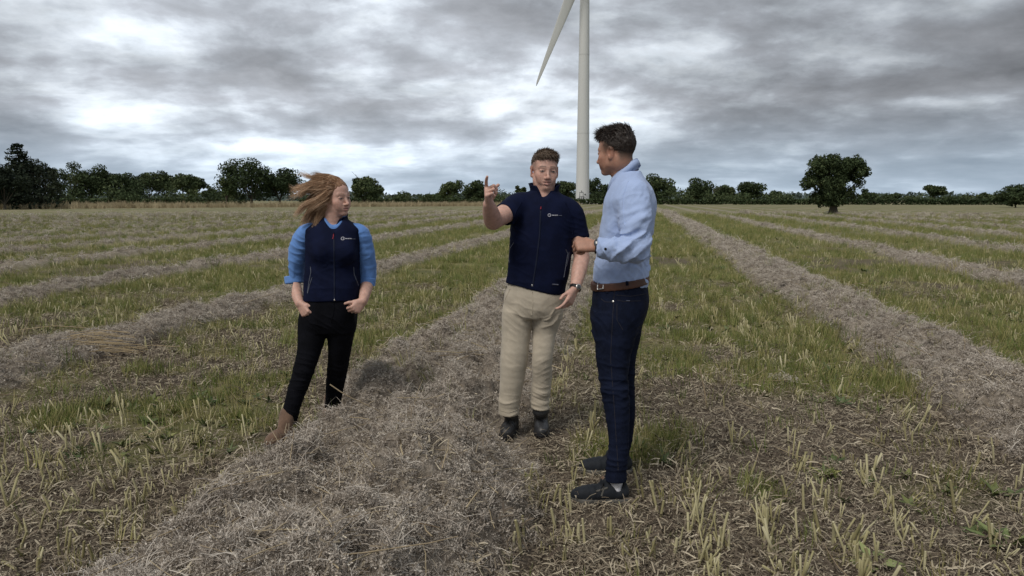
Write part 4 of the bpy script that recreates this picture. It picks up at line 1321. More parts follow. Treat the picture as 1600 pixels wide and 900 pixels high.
b.inputs['Roughness'].default_value = .52
b.inputs['Specular IOR Level'].default_value = .35
b.inputs['Subsurface Weight'].default_value = .12
b.inputs['Subsurface Scale'].default_value = .006
b.inputs['Subsurface Radius'].default_value = (1.0, .4, .25)
t.put(b.inputs['Normal'], t.bump(t.noise(tc, 220, 3), .12, .002))
def hair_mat(name, stops):
    m, t, b = new_mat(name)
    at = t.new('ShaderNodeAttribute', attribute_name='tone').outputs['Fac']
    tc = t.new('ShaderNodeTexCoord').outputs['Object']
    f = t.math('ADD', at, t.math('MULTIPLY', t.math('SUBTRACT', t.noise(tc, 90, 3), .5), .5))
    t.put(b.inputs['Base Color'], t.ramp(f, stops))
    b.inputs['Roughness'].default_value = .5
    b.inputs['Specular IOR Level'].default_value = .35
    return m
M_HAIRW = hair_mat('auburn_blond_hair', [(0, (.050, .023, .013)), (.35, (.20, .104, .056)), (.7, (.42, .265, .155)), (1, (.68, .50, .34))])
M_HAIR2 = hair_mat('brown_hair', [(0, (.030, .020, .014)), (.5, (.095, .065, .043)), (1, (.21, .15, .10))])
M_HAIR3 = hair_mat('dark_hair', [(0, (.008, .006, .005)), (.5, (.028, .018, .013)), (1, (.10, .062, .040))])
def person(B, O, label, colour):
    v, f = B.skin(); f = outward(v, f); v = relax(v, f, 1, .35)
    o = mesh_obj('person', v - np.asarray(O), f, M_SKIN)
    o.location = tuple(O)
    c = colour(v)
    set_attr(o, 'hue', 'FLOAT_COLOR', np.concatenate([c, np.ones((len(c), 1))], 1))
    tag(o, label, 'person')
    return o
# ================================================================== THREE PEOPLE
PI = math.pi
def footwear(kind, heel, toe, z0, mat, parent, name, ankle, h=.0032):
    """one shoe or boot between a heel and a toe point on the ground"""
    heel, toe = np.array([*heel, z0]), np.array([*toe, z0])
    L = np.linalg.norm(toe - heel); d = (toe - heel) / L; s_ = np.cross([0, 0, 1], d)
    A = lambda q, z, side=0: heel + d * q * L + np.array([0, 0, z]) + s_ * side
    lo = np.minimum(heel, toe) - .1; hi = np.maximum(heel, toe) + np.array([.1, .1, .28])
    B = Body(lo, hi, h)
    if kind == 'trainer':
        B.chain([A(.13, .050), A(.36, .050), A(.62, .040), A(.80, .034), A(.90, .031)], [.037, .041, .045, .041, .033], 0, 4)
        B.cap(A(.10, .055), A(.12, .088), .030, .026, .02)
        B.cap(A(.30, .078), A(.40, .105), .034, .026, .025)           # tongue
        B.cap(A(.20, .075), A(.22, .155), .0345, .0345, .006, 's')    # opening
        B.cut((0, 0, z0 + .020), (0, 0, -1))
    else:
        top = .155
        B.chain([A(.15, .046), A(.38, .050), A(.62, .042), A(.80, .036), A(.90, .033)], [.037, .041, .045, .042, .034], 0, 4)
        B.chain([A(.20, .05), A(.23, .10), np.asarray(ankle) + np.array([0, 0, top - ankle[2] + z0])], [.040, .043, .050], .025, 4)
        B.cut((0, 0, z0 + .016), (0, 0, -1))
    def wr(v):
        dd = (v - heel) @ d / L
        return .0016 * np.sin(dd * 60 + 4 * fbm(v[:, 0] * 20, v[:, 1] * 20, v[:, 2] * 20, oct=2, seed=3)) * np.exp(-((dd - .62) / .12) ** 2) + .0012 * (fbm(v[:, 0] * 60, v[:, 1] * 60, v[:, 2] * 60, oct=2, seed=5) - .5)
    o = garment(name, B, mat, parent, wr)
    B = Body(lo, hi, h)
    w_ = [.038, .040, .047, .045, .036]
    for (q0, q1, r0, r1) in ((.12, .40, .038, .037), (.40, .66, .037, .0465), (.66, .80, .0465, .0445), (.80, .895, .0445, .035)):
        B.cap(A(q0, .012), A(q1, .012), r0 + .004, r1 + .004)
    th = .026 if kind == 'trainer' else .022
    B.cut((0, 0, z0), (0, 0, -1)); B.cut((0, 0, z0 + th), (0, 0, 1))
    garment('sole', B, M_SOLE if kind == 'trainer' else M_STRAP if mat is M_BLKBOOT else M_SHOE, o, None)
    return o, A

def bend(J, axis, spread, lam, amp, seed):
    """uneven creases gathered around a bent joint"""
    J = np.asarray(J, float); ax = nrm(axis); u = nrm(np.cross(ax, [.1, 1, .15])); w_ = np.cross(ax, u)
    def f(v):
        d_ = v - J; s_, a, b = d_ @ ax, d_ @ u, d_ @ w_
        wp = (fbm(v[:, 0] * 7, v[:, 1] * 7, v[:, 2] * 7, oct=2, seed=seed) - .5) * 2.2
        n = vnoise(s_ / lam * 1.15 + a * 5 + wp, a * 4.5 + seed, b * 4.5, seed)
        n2 = vnoise(s_ / lam * 2.1 - a * 7 + wp * 1.3, a * 6 + seed, b * 6 + 4, seed + 2)
        r_ = (1 - np.abs(2 * n - 1)) ** 2.5 * .75 + (1 - np.abs(2 * n2 - 1)) ** 3 * .45 - .38
        return 1.7 * amp * np.exp(-(d_ ** 2).sum(1) / spread ** 2) * r_
    return f

# ---------------------------------------------------------------- right man, seen from behind his left shoulder
def right_man():
    Y0 = 3.66
    q = lambda px, py, dy=0.0: P(px, py, Y0 + dy)
    O = P(945, 757, 3.66); O[2] = 0
    a = R(20); yaw = math.atan2(-math.cos(a), -math.sin(a)) + 0       # direction of his left, as a world angle
    lat = np.array([-math.sin(a), -math.cos(a), 0]); fwd = np.array([-math.cos(a), math.sin(a), 0])
    hf = np.array([-math.cos(R(38)), math.sin(R(38)), -.12])
    M = head_frame(hf, R(2)); HO = q(962, 237); S3 = .925
    # body
    B = Body(q(925, 470) + [-.22, -.55, -.25], q(1030, 185) + [.08, .4, .06], .0034)
    head(B, HO, M, S3, jaw=1.05)
    B.chain([HO + M[2] * -.05 + M[1] * -.022, q(971, 262), q(983, 292)], [.060, .0575, .068], .02)
    B.cap(q(985, 300), q(972, 430), .075, .08, .05)
    sh = q(989, 306, -.165); el = q(994, 388, -.25); wr = q(934, 385, -.235)
    B.chain([sh, el, wr], [.045, .038, .030], .02)
    B.cap(q(985, 310, .16), q(984, 390, .22), .042, .038, .03); B.cap(q(984, 390, .22), q(950, 440, .18), .036, .03, .01)
    hd = nrm(np.array([-.98, .12, .10])); hn = nrm(np.array([.15, .75, -.55]))
    hand(B, wr + hd * .012, hd, hn, False, [(1.2, 1.5, 1.0), (1.25, 1.5, 1.0), (1.3, 1.5, 1.0), (1.35, 1.5, 1.0)], [(.70, .10, .65), (.45, -.45, .75)], .96)
    hairm = lambda p: sstep(p[:, 2], -.035, .03) * sstep(p[:, 1], .052, .02) * .9 + sstep(p[:, 2], -.085, -.03) * sstep(p[:, 1], -.035, -.06) * .85
    col = lambda v: face_colour(v, HO, M, S3, (.40, .215, .150), (.36, .14, .11), (.045, .030, .022), hairm, seed=3)
    me = person(B, O, 'man at right in a pale blue shirt and dark jeans, turned away from the camera', col)
    # hair: thick on top, brushed forward and up, cropped at the sides
    B = Body(HO - .17, HO + .2, .0032)
    L = lambda x, y, z: HO + M[0] * x + M[1] * y + M[2] * z
    B.ell(L(0, -.0165, .032), (.0700, .0910, .0795), M)
    B.ell(L(0, .010, .084), (.052, .070, .036), M, .02)
    B.ell(L(0, .066, .090), (.040, .022, .020), M, .02)
    B.ell(L(0, -.040, .076), (.052, .046, .042), M, .02)
    B.cut(L(0, .060, .052), M[1] * .65 - M[2] * .76, .012)
    B.cut(L(0, -.06, -.028), -M[2] * .98 + M[1] * .22, .01)
    for sg in (-1, 1): B.ell(L(sg * .087, .026, -.028), (.026, .056, .066), M, .012, 's')
    wrn = lambda v: .010 * crease(v, M[1] * .8 + M[2] * .6, 14, 75, 5, 1.0) * sstep((v - HO) @ M[2], .0, .06) + .002 * (fbm(v[:, 0] * 150, v[:, 1] * 150, v[:, 2] * 150, oct=2) - .5)
    hr = garment('hair', B, M_HAIR3, me, wrn)
    v_ = np.array([tuple(p.co) for p in hr.data.vertices]); n_ = np.array([tuple(p.normal) for p in hr.data.vertices])
    set_attr(hr, 'tone', 'FLOAT', np.clip(.28 + .4 * sstep((v_ - HO) @ M[1], .03, .11) * sstep((v_ - HO) @ M[2], .04, .1), 0, 1))
    k = rng.permutation(len(v_))[:5200]
    def lock(p, nn, r):
        h_ = (p - HO) @ M[2]; top = sstep(h_, .03, .11)
        l = .003 + .019 * top * r.uniform(.4, 1.3) * (1.5 if r.random() < .04 else 1)
        d = nn * (.12 + .22 * top) + M[1] * (.40 * top - .05) + M[2] * (.22 * top - .6 * (1 - top)) + np.array([r.gauss(0, .11) for _ in range(3)])
        d = nrm(d); return [p - nn * .003, p + d * l * .5, p + d * l + M[1] * .004 - M[2] * .004]
    g_t = lambda r: (r.uniform(0, .35), r.uniform(.1, .75))
    strands('hair_locks', [(v_[i], n_[i]) for i in k], M_HAIR3, hr, 3, .0030, 2, 3, g_t, lock)
    # shirt
    B = Body(q(915, 460) + [-.05, -.40, -.03], q(1035, 245) + [.05, .42, .02], .0052)
    T_ = [(452, 969, .126, .158), (440, 969, .127, .160), (420, 970, .126, .160), (395, 974, .123, .162), (365, 978, .123, .170), (335, 983, .122, .180), (312, 985, .118, .190), (296, 986, .100, .160), (282, 984, .078, .110), (268, 981, .062, .075)]
    pts = [q(px, py) for py, px, _, _ in T_]
    B.loft([p[2] for p in pts], [p[0] for p in pts], [p[1] for p in pts], [t_[3] for t_ in T_], [t_[2] for t_ in T_], math.atan2(lat[1], lat[0]), 0, 2.25)
    B.chain([q(988, 296, -.10), q(991, 308, -.165), q(992, 345, -.225), q(994, 388, -.25)], [.060, .073, .067, .060], .045, 4)
    B.chain([q(994, 388, -.25), q(968, 390, -.27), q(944, 388, -.258)], [.058, .054, .048], .018, 4)
    B.cap(q(949, 388, -.255), q(934, 386, -.237), .043, .040, .008)
    B.cut_in(q(933.5, 386, -.237), (-1, .12, .05), q(900, 420, -.33), q(946, 350, -.16))
    B.chain([q(986, 300, .10), q(986, 312, .165), q(986, 350, .21), q(984, 392, .23)], [.062, .076, .070, .064], .045, 4)
    B.chain([q(984, 392, .23), q(966, 415, .22), q(952, 440, .20)], [.062, .052, .042], .02, 4)
    w1 = bend(q(985, 385, -.29), (-.6, 0, .8), .11, .034, .016, 11); w2 = bend(q(958, 388, -.30), (1, 0, .25), .085, .030, .010, 12)
    w3 = bend(q(990, 345, -.29), (-.5, 0, .87), .12, .05, .012, 13); w4 = bend(q(1005, 415, -.05), (.6, 0, .8), .17, .042, .014, 14)
    B.cut(q(970, 444), (-.13, 0, -1)); waist = q(970, 440)[2]
    def wr_(v):
        lo_ = np.exp(-((v[:, 2] - waist - .03) / .10) ** 2)
        return (w1(v) + w2(v) + w3(v) + w4(v) + .0055 * crease(v, (.35, .3, 1), 3.5, 13, 21) + .0035 * crease(v, (.7, .2, .7), 8, 26, 24) + lo_ * (.008 * crease(v, (0, 0, 1), 3, 17, 22))
                + .006 * np.exp(-((v[:, 2] - waist - .20) / .13) ** 2) * sstep((v - q(985, 380)) @ fwd, .06, -.06) * crease(v, (.8, 0, -.6), 6, 16, 23))
    shirt = garment('shirt', B, M_PALEB, me, wr_)
    bs = bvh_of(shirt)
    nb, nf = q(988, 263), q(957, 286)
    cc = lambda dz, dx: (lambda an: (nb + nf) / 2 + np.array([dx, 0, dz + .030 * math.cos(an) * 0]))
    def ring(up, sl):         # the band slopes down towards the throat
        return lambda an: q(975, 275) + np.array([0, 0, up - (.048 + sl) * math.cos(an)])
    collar('collar', [(ring(-.015, 0), .072, .070), (ring(.022, .002), .064, .063), (ring(.034, .003), .0635, .064), (ring(.020, .006), .0715, .072), (ring(-.012, .016), .081, .081)], [-math.cos(a), math.sin(a), 0], M_PALEB, shirt, .16, None, .0035, 56)
    B = Body(q(928, 402, -.34), q(956, 368, -.17), .0028)
    B.cap(q(951, 388, -.256), q(934, 386, -.237), .0465, .0435)
    B.cap(q(964, 388, -.262), q(919, 385, -.22), .0360, .0355, .001, 's')
    B.cut(q(934.5, 386, -.238), (-1, .12, .05)); B.cut(q(950, 388, -.25), (1, -.12, -.05))
    garment('cuff', B, M_PALEB, shirt, lambda v: .0015 * crease(v, (1, 0, 0), 5, 30, 9))
    knob('button', bs, (946, 389), .0065, M_STRAP, shirt)
    tape('seam', bs, [(982, 283), (974, 305), (973, 330), (976, 352)], .004, M_PALEB, shirt, .0016)
    # watch on the left wrist
    B = Body(q(924, 402, -.33), q(942, 368, -.15), .0024)
    B.cap(wr + hd * -.012, wr + hd * .010, .0365, .0355); B.cap(wr - hd * .05, wr + hd * .05, .0325, .0325, 0, 's')
    B.cut(wr + hd * .011, hd); B.cut(wr - hd * .011, -hd)
    wa = garment('watch', B, M_STRAP, me)
    B = Body(wr - .06, wr + .06, .0024)
    f_ = nrm(np.array([-.1, -.85, .5])); c_ = wr + f_ * .036
    B.ell(c_, (.019, .022, .0075), np.array([hd, nrm(np.cross(f_, hd)), f_])); garment('watch_case', B, M_GLASSD, wa)
    # jeans
    B = Body(q(915, 775, -.3) + [-.02, 0, -.02], q(1030, 425, .35) + [.03, 0, 0], .0052)
    T_ = [(441, 969, .129, .165), (455, 970, .134, .172), (472, 970, .138, .180), (490, 967, .136, .182), (506, 964, .122, .172), (520, 961, .10, .150)]
    pts = [q(px, py) for py, px, _, _ in T_]
    B.loft([p[2] for p in pts], [p[0] for p in pts], [p[1] for p in pts], [t_[3] for t_ in T_], [t_[2] for t_ in T_], math.atan2(lat[1], lat[0]), 0, 2.2)
    near = [(967, 488, -.085, .108), (962, 520, -.095, .100), (958, 555, -.11, .083), (959, 600, -.135, .066), (964, 640, -.155, .0595), (967, 690, -.175, .0485), (964, 722, -.185, .0490), (962, 752, -.192, .0525)]
    farl = [(972, 488, .085, .106), (971, 520, .10, .098), (969, 555, .12, .082), (971, 600, .15, .066), (975, 640, .17, .058), (974, 680, .185, .049), (970, 700, .19, .049), (966, 716, .195, .052)]
    for lg in (farl, near):
        B.chain([q(*t_[:3]) for t_ in lg], [t_[3] for t_ in lg], .035, 4)
    B.cut_in(q(962, 747, -.192), (.15, 0, -1), q(930, 790, -.30), q(1000, 735, -.05))
    B.cut_in(q(966, 713, .195), (.1, 0, -1), q(930, 730, .08), q(1000, 700, .30))
    kn, kf = q(955, 600, -.19), q(965, 600, .1)
    js = [bend(kn, (.35, 0, 1), .15, .042, .007, 31), bend(q(975, 615, -.13), (-.25, 0, 1), .13, .04, .006, 32), bend(q(965, 728, -.2), (.2, 0, 1), .10, .030, .006, 33), bend(kf, (.3, 0, 1), .14, .04, .006, 34), bend(q(968, 700, .19), (0, 0, 1), .09, .03, .006, 35), bend(q(940, 510, -.1), (.6, 0, .8), .12, .045, .007, 36), bend(q(995, 520, -.1), (-.6, 0, .8), .10, .04, .006, 37)]
    jeans = garment('jeans', B, M_DENIM, me, lambda v: sum(j(v) for j in js) + .0035 * crease(v, (.2, 0, 1), 4, 9, 38))
    bj = bvh_of(jeans)
    for k_, ln in (('pocket_stitch', [(939, 467), (946, 472), (958, 472)]), ('pocket_stitch', [(964, 469), (975, 471), (1001, 470)]), ('pocket_stitch', [(964, 474), (964, 500), (973, 515)]), ('side_seam', [(960, 455), (957, 500), (954, 560), (960, 640), (966, 735)]), ('yoke_seam', [(962, 461), (985, 463), (1010, 459)])):
        tape(k_, bj, ln, .0028, M_STITCH, jeans, .0012, 24)
    knob('rivet', bj, (958, 471), .0062, M_METAL, jeans)
    tape('pocket_tab', bj, [(978, 470), (984, 470)], .004, M_PRINT2, jeans, .002, 4)
    for xx in (978, 948): tape('belt_loop', bj, [(xx, 452), (xx + 1, 458)], .012, M_DENIM, jeans, .004, 5)
    # belt
    B = Body(q(915, 470, -.3), q(1030, 420, .3), .0036)
    T_ = [(458, 969, .133, .165), (446, 969, .1375, .1675), (436, 969, .136, .166), (424, 969, .136, .166)]
    pts = [q(px, py) for py, px, _, _ in T_]
    z_ = [p[2] for p in pts]; X_ = [p[0] for p in pts]; Y_ = [p[1] for p in pts]
    B.loft(z_, X_, Y_, [t_[3] + .006 for t_ in T_], [t_[2] + .006 for t_ in T_], math.atan2(lat[1], lat[0]), 0, 2.2)
    tl = nrm(np.array([-.13, 0, 1])); mid = q(970, 440.5)
    B.cut(mid + tl * .0185, tl); B.cut(mid - tl * .0185, -tl)
    belt = garment('belt', B, M_BELT, me)
    bb = bvh_of(belt)
    for ln in ([(934.5, 441), (934.5, 452)], [(943, 440), (943, 451)], [(934.5, 441), (943, 440)], [(934.5, 452), (943, 451)]):
        tape('buckle', bb, ln, .005, M_METAL, belt, .006, 5)
    tape('belt_loop', bb, [(979.5, 434), (980, 446)], .014, M_DENIM, jeans, .005, 6)
    # shoes and socks
    for nm, hl, te, dy, sk in (('near', (981, 783), (893, 779), 0, q(962, 752, -.192)), ('far', (986, 738), (906, 733), 0, q(967, 716, .195))):
        Yh = 3.47 if nm == 'near' else 3.86
        h_ = P(hl[0], hl[1], Yh); t_ = P(te[0], te[1], Yh + .015)
        sh_, A = footwear('trainer', h_[:2], t_[:2], -.004, M_SHOE, me, 'shoe', sk)
        B = Body(A(.2, .02) - .09, A(.2, .2) + .09, .0034)
        B.chain([A(.22, .05), A(.22, .10), A(.22, .10) * .3 + sk * .7], [.034, .032, .035], 0, 3)
        garment('sock', B, M_SOCK, me, lambda v: .0012 * crease(v, (0, 0, 1), 20, 40, 3))
        g = Geo()
        for i in range(5):
            z0, x0 = .100 - i * .0095, .40 + i * .055
            g.tube([A(x0 + .02, z0 - .022, -.030), A(x0, z0 + .004, -.012), A(x0, z0 + .006, .006), A(x0 + .015, z0 - .010, .028)], .0032, 5, .4)
        g.tube([A(.40, .108, 0), A(.36, .118, -.03), A(.40, .085, -.05), A(.42, .104, 0), A(.46, .10, .04), A(.50, .075, .05)], .0030, 5, .4)
        g.obj('laces', M_STRAP, sh_)
        if nm == 'near':
            b2 = bvh_of(sh_)
            tape('side_stripe', b2, [(931, 768), (950, 762)], .010, M_SOLE, sh_, .0015, 8); tape('side_stripe', b2, [(944, 760), (940, 775)], .010, M_SOLE, sh_, .0015, 8)
            tape('heel_tab', b2, [(939, 744), (944, 748)], .018, M_TAN, sh_, .002, 4)
    return me

# ---------------------------------------------------------------- middle man, pointing
def middle_man():
    Y0 = 4.45
    q = lambda px, py, dy=0.0: P(px, py, Y0 + dy)
    O = P(822, 684, 4.43); O[2] = 0
    M = head_frame(np.array([.17, -.98, -.10]), R(-2)); HO = q(851, 265.5)
    B = Body(q(740, 500, -.62), q(925, 230, .2) + [0, 0, .03], .0035)
    head(B, HO, M, 1.0, jaw=1.1, mouth_open=.0012)
    B.chain([HO + M[2] * -.06 - M[1] * .02, q(850, 296), q(850, 320, .02)], [.062, .061, .075], .02)
    B.cap(q(848, 335), q(838, 430), .10, .10, .05)
    sh, el, wr = q(809, 322, -.01), q(770.5, 345, -.20), q(763.5, 319, -.36)
    B.chain([sh, sh * .45 + el * .55, el], [.062, .056, .050], .03)
    B.chain([el, el * .55 + wr * .45, wr], [.050, .047, .031], .012)
    d = nrm(np.array([-.10, -.52, .74]))
    n_ = nrm(np.array([.95, -.05, .10]))
    hand(B, wr, d, n_, True, [(.12, .25, .15), (1.15, 1.5, .9), (1.2, 1.5, .9), (1.2, 1.45, .9)], [(.50, .45, .75), (.55, .10, .85)], 1.02, idx=nrm(np.array([-.02, -.68, .60])))
    sl, ele, wl = q(897, 334), q(909, 403, .0), q(899, 450, -.14)
    B.chain([sl, sl * .5 + ele * .5, ele], [.056, .052, .045], .03)
    B.chain([ele, ele * .6 + wl * .4, wl], [.045, .045, .030], .012)
    hd = nrm(q(887.5, 476, -.20) - wl)
    hand(B, wl + hd * .015, hd, np.array([-.75, .35, -.1]), False, [(.25, .35, .2), (.45, .5, .3), (.6, .55, .3), (.7, .6, .35)], [(.85, .45, .25), (.95, .15, .2)], 1.0)
    hairm = lambda p: sstep(p[:, 2], -.012, .05) * sstep(np.abs(p[:, 0]), .050, .068) * sstep(p[:, 1], .062, .04) * .55
    col = lambda v: face_colour(v, HO, M, 1.0, (.555, .34, .272), (.42, .20, .175), (.10, .065, .045), hairm, closed=False, seed=5, brow=.75)
    me = person(B, O, 'man in the middle in a navy jacket and beige trousers, pointing with a raised hand', col)
    B = Body(HO - .16, HO + .18, .0032)
    L = lambda x, y, z: HO + M[0] * x + M[1] * y + M[2] * z
    B.ell(L(0, -.018, .033), (.0780, .100, .085), M)
    B.ell(L(0, .024, .078), (.064, .064, .036), M, .02)
    B.cut(L(0, .070, .062), M[1] * .62 - M[2] * .78, .012)
    B.cut(L(0, -.06, .0), -M[2] + M[1] * .1, .01)
    for sg in (-1, 1):
        B.cut(L(sg * .07, .03, .040), -M[2] * .85 + M[0] * sg * .45 + M[1] * .28, .014)
        B.ell(L(sg * .088, .01, -.01), (.024, .05, .055), M, .01, 's')
    wrn = lambda v: .009 * crease(v, M[1] * .7 + M[0] * .7, 16, 70, 6, 1.0) * sstep((v - HO) @ M[2], .02, .07)
    hr = garment('hair', B, M_HAIR2, me, wrn)
    v_ = np.array([tuple(p.co) for p in hr.data.vertices]); nn_ = np.array([tuple(p.normal) for p in hr.data.vertices])
    set_attr(hr, 'tone', 'FLOAT', np.clip(.35 + .3 * sstep((v_ - HO) @ M[2], .06, .12) - .25 * sstep((v_ - HO) @ M[0], -.02, .06), 0, 1))  # light from his upper right put into the tone: paler above, darker on his left
    k = rng.permutation(len(v_))[:4600]
    def lock(p, nn, r):
        top = sstep((p - HO) @ M[2], .04, .10); fr = sstep((p - HO) @ M[1], .03, .09)
        l = .006 + .016 * top * r.uniform(.5, 1.3)
        d = nrm(nn * (.14 + .12 * top) + M[1] * .35 + M[0] * (.55 * r.uniform(.1, 1.2)) - M[2] * (.35 * fr + .5 * (1 - top)) + np.array([r.gauss(0, .16) for _ in range(3)]))
        return [p - nn * .003, p + d * l * .5, p + d * l - M[2] * .003]
    strands('hair_locks', [(v_[i], nn_[i]) for i in k], M_HAIR2, hr, 3, .0030, 2, 4, lambda r: (r.uniform(.1, .5), r.uniform(.25, .9)), lock)
    # jacket with short sleeves
    B = Body(q(768, 470, -.33), q(925, 285, .22), .0052)
    T_ = [(462, 835.5, .183, .128), (450, 836, .184, .130), (430, 840.5, .187, .130), (400, 844, .189, .130), (370, 846, .188, .132), (345, 847, .188, .130), (328, 849, .178, .122), (315, 850, .152, .105), (306, 850.5, .112, .090), (298, 850.5, .080, .078)]
    pts = [q(px, py, .015) for py, px, _, _ in T_]
    B.chain([q(822, 318), q(809, 322, -.02), q(787, 337, -.115)], [.066, .076, .070], .04, 4)
    e1 = nrm(q(770.5, 345, -.20) - q(809, 322, -.01))
    B.cut_in(q(788, 337.5, -.105), e1, q(760, 375, -.33), q(803, 310, -.045))
    B.cap(q(792, 335, -.085), q(784, 339, -.13), .058, .056, .002, 's')
    B.chain([q(882, 324), q(895, 335), q(903, 368, .012), q(905, 380, .014)], [.062, .067, .064, .064], .035, 4)
    B.cut_in(q(904, 369.5, .012), (-.05, 0, -1), q(884.5, 395, -.12), q(930, 365, .14))
    B.loft([p[2] for p in pts], [p[0] for p in pts], [p[1] for p in pts], [t_[2] for t_ in T_], [t_[3] for t_ in T_], R(-6), .03, 2.35)
    B.cut(q(836, 451), (-.22, 0, -1))
    B.chain([q(850, 284, -.055), q(849.5, 303, -.105), q(848, 316, -.14)], [.058, .040, .010], .004, 4, 's')
    hem = q(836, 450)[2]
    ws = [bend(q(800, 352, -.08), (.75, -.2, .6), .12, .05, .007, 41), bend(q(893, 350, -.02), (.2, 0, 1), .10, .06, .005, 42), bend(q(815, 420, -.1), (.3, 0, 1), .14, .08, .004, 43)]
    jk = garment('jacket', B, M_NAVY, me, lambda v: sum(w_(v) for w_ in ws) + .006 * crease(v, (.25, 0, 1), 2.2, 8, 44) + .004 * np.exp(-((v[:, 2] - hem) / .05) ** 2) * crease(v, (0, 0, 1), 2, 14, 45))
    bj = bvh_of(jk)
    def ring(up, slope): return lambda an: q(850.5, 300, .015) + np.array([.006 * math.cos(an), 0, up - slope * math.cos(an)])
    collar('collar', [(ring(-.050, .040), .090, .096), (ring(-.018, .036), .085, .088), (ring(.014, .024), .083, .085), (ring(.040, .016), .087, .092), (ring(.047, .014), .090, .096)], [.08, -1, 0], M_NAVY, jk, [.10, .22, .46, .66, .72], None, .006, 60)
    collar('inner_collar', [(ring(-.040, .046), .078, .082), (ring(.002, .045), .071, .074), (ring(.020, .044), .068, .071)], [.1, -1, 0], M_NAVY, jk, .16, None, .004, 60)
    tape('zip', bj, [(845, 326), (843, 370), (838, 410), (832, 448)], .011, M_ZIP, jk, .0022, 26)
    tape('zip_puller', bj, [(845.5, 323), (845, 327)], .005, M_RED, jk, .006, 4)
    knob('zip_end', bj, (831.5, 446), .006, M_METAL, jk)
    tape('pocket_piping', bj, [(803, 379), (797, 388), (795, 404), (796, 410)], .0042, M_PIPE, jk, .0025, 14)
    tape('pocket_piping', bj, [(884, 390), (887, 396), (884, 415), (881, 433)], .0042, M_PIPE, jk, .0025, 14)
    tape('pocket_piping', bj, [(889, 393), (888, 402), (885, 416)], .0035, M_PIPE, jk, .0025, 14)
    logo(bj, 858.5, 336.3, 2.3, [(862.0, 866.0), (866.4, 868.6), (869.0, 871.2)], [(872, 874.6), (875, 877.6)], jk, 0.004)
    tape('hem_label', bj, [(862.5, 444.2), (872, 444.9)], .008, M_PRINT2, jk, .0022, 6)
    tape('shoulder_seam', bj, [(884, 318), (893, 335), (897, 352), (894, 366)], .004, M_NAVY, jk, .003, 18)
    tape('shoulder_seam', bj, [(815, 316), (806, 330), (801, 348)], .004, M_NAVY, jk, .003, 18)
    # trousers
    B = Body(q(768, 665, -.25), q(895, 435, .25), .0052)
    T_ = [(440, 836, .160, .108), (450, 835.5, .168, .116), (459, 835, .180, .124), (474, 834, .181, .128), (486, 833, .174, .122), (494, 832, .160, .104)]
    pts = [q(px, py, .01) for py, px, _, _ in T_]
    B.loft([p[2] for p in pts], [p[0] for p in pts], [p[1] for p in pts], [t_[2] for t_ in T_], [t_[3] for t_ in T_], R(-5), 0, 2.3)
    lr = [(809, 492, .0, .094), (806.5, 520, -.005, .085), (803.5, 560, -.02, .082), (799.5, 600, -.02, .071), (795.5, 630, -.02, .062), (794.5, 652, -.015, .060)]
    ll = [(855, 492, .0, .092), (850.5, 520, .0, .071), (847.5, 560, -.03, .0605), (847, 590, .0, .0600), (844, 620, .02, .0565), (844, 642, .02, .056)]
    for lg in (lr, ll): B.chain([q(*t_[:3]) for t_ in lg], [t_[3] for t_ in lg], .02, 4)
    B.cut_in(q(795, 649, -.015), (.12, 0, -1), q(765, 680, -.15), q(822, 635, .15))
    B.cut_in(q(845, 637, .02), (-.1, .1, -1), q(822.5, 680, -.15), q(885, 625, .18))
    ts = [bend(q(795, 568, -.1), (.5, 0, 1), .10, .05, .003, 51), bend(q(848, 575, -.1), (-.6, 0, 1), .10, .05, .004, 52), bend(q(845, 622, -.05), (.3, 0, 1), .09, .040, .007, 53), bend(q(793, 635, -.08), (-.2, 0, 1), .10, .05, .006, 54),
          bend(q(833, 500, -.13), (.9, 0, .45), .12, .045, .006, 55), bend(q(812, 500, -.13), (.5, 0, .85), .12, .05, .0055, 56), bend(q(866, 500, -.1), (-.5, 0, .85), .10, .05, .006, 57)]
    tr = garment('trousers', B, M_KHAKI, me, lambda v: sum(j(v) for j in ts) + .0040 * crease(v, (.95, 0, .3), 7, 3.5, 58))
    bt = bvh_of(tr)
    tape('fly_seam', bt, [(832, 456), (832.5, 475), (831, 492)], .004, M_KHAKI, tr, .0022, 12)
    tape('pocket_seam', bt, [(797, 452), (790, 466), (788.5, 472)], .005, M_KHAKI, tr, .003, 12); tape('pocket_seam', bt, [(872, 455), (879, 468)], .005, M_KHAKI, tr, .003, 12)
    tape('hem_seam', bt, [(781, 641), (795, 645), (808, 640)], .003, M_KHAKI, tr, .0018, 12)
    # boots
    for hl, te, an in (((802, 676), (789, 689), q(797, 640, -.01)), ((845, 668), (846.5, 685), q(845, 632, .02))):
        h_ = P(hl[0], hl[1], 4.60 if hl[0] < 820 else 4.64)[:2]; te_ = P(te[0], te[1], 4.375 if hl[0] < 820 else 4.40)[:2]
        footwear('boot', h_, te_, .012, M_BLKBOOT, me, 'boot', an)
    # watch
    B = Body(wl - .06, wl + .06, .0026)
    B.cap(wl - hd * .011, wl + hd * .011, .0355, .0345); B.cap(wl - hd * .05, wl + hd * .05, .0318, .0318, 0, 's')
    B.cut(wl + hd * .010, hd); B.cut(wl - hd * .010, -hd)
    wa = garment('watch', B, M_STRAP, me)
    f_ = nrm(np.array([.35, -.9, .1])); f_ = nrm(f_ - hd * (f_ @ hd))
    B = Body(wl - .08, wl + .08, .0024); B.ell(wl + f_ * .034, (.019, .019, .007), np.array([hd, nrm(np.cross(f_, hd)), f_])); cs_ = garment('watch_case', B, M_METAL, wa)
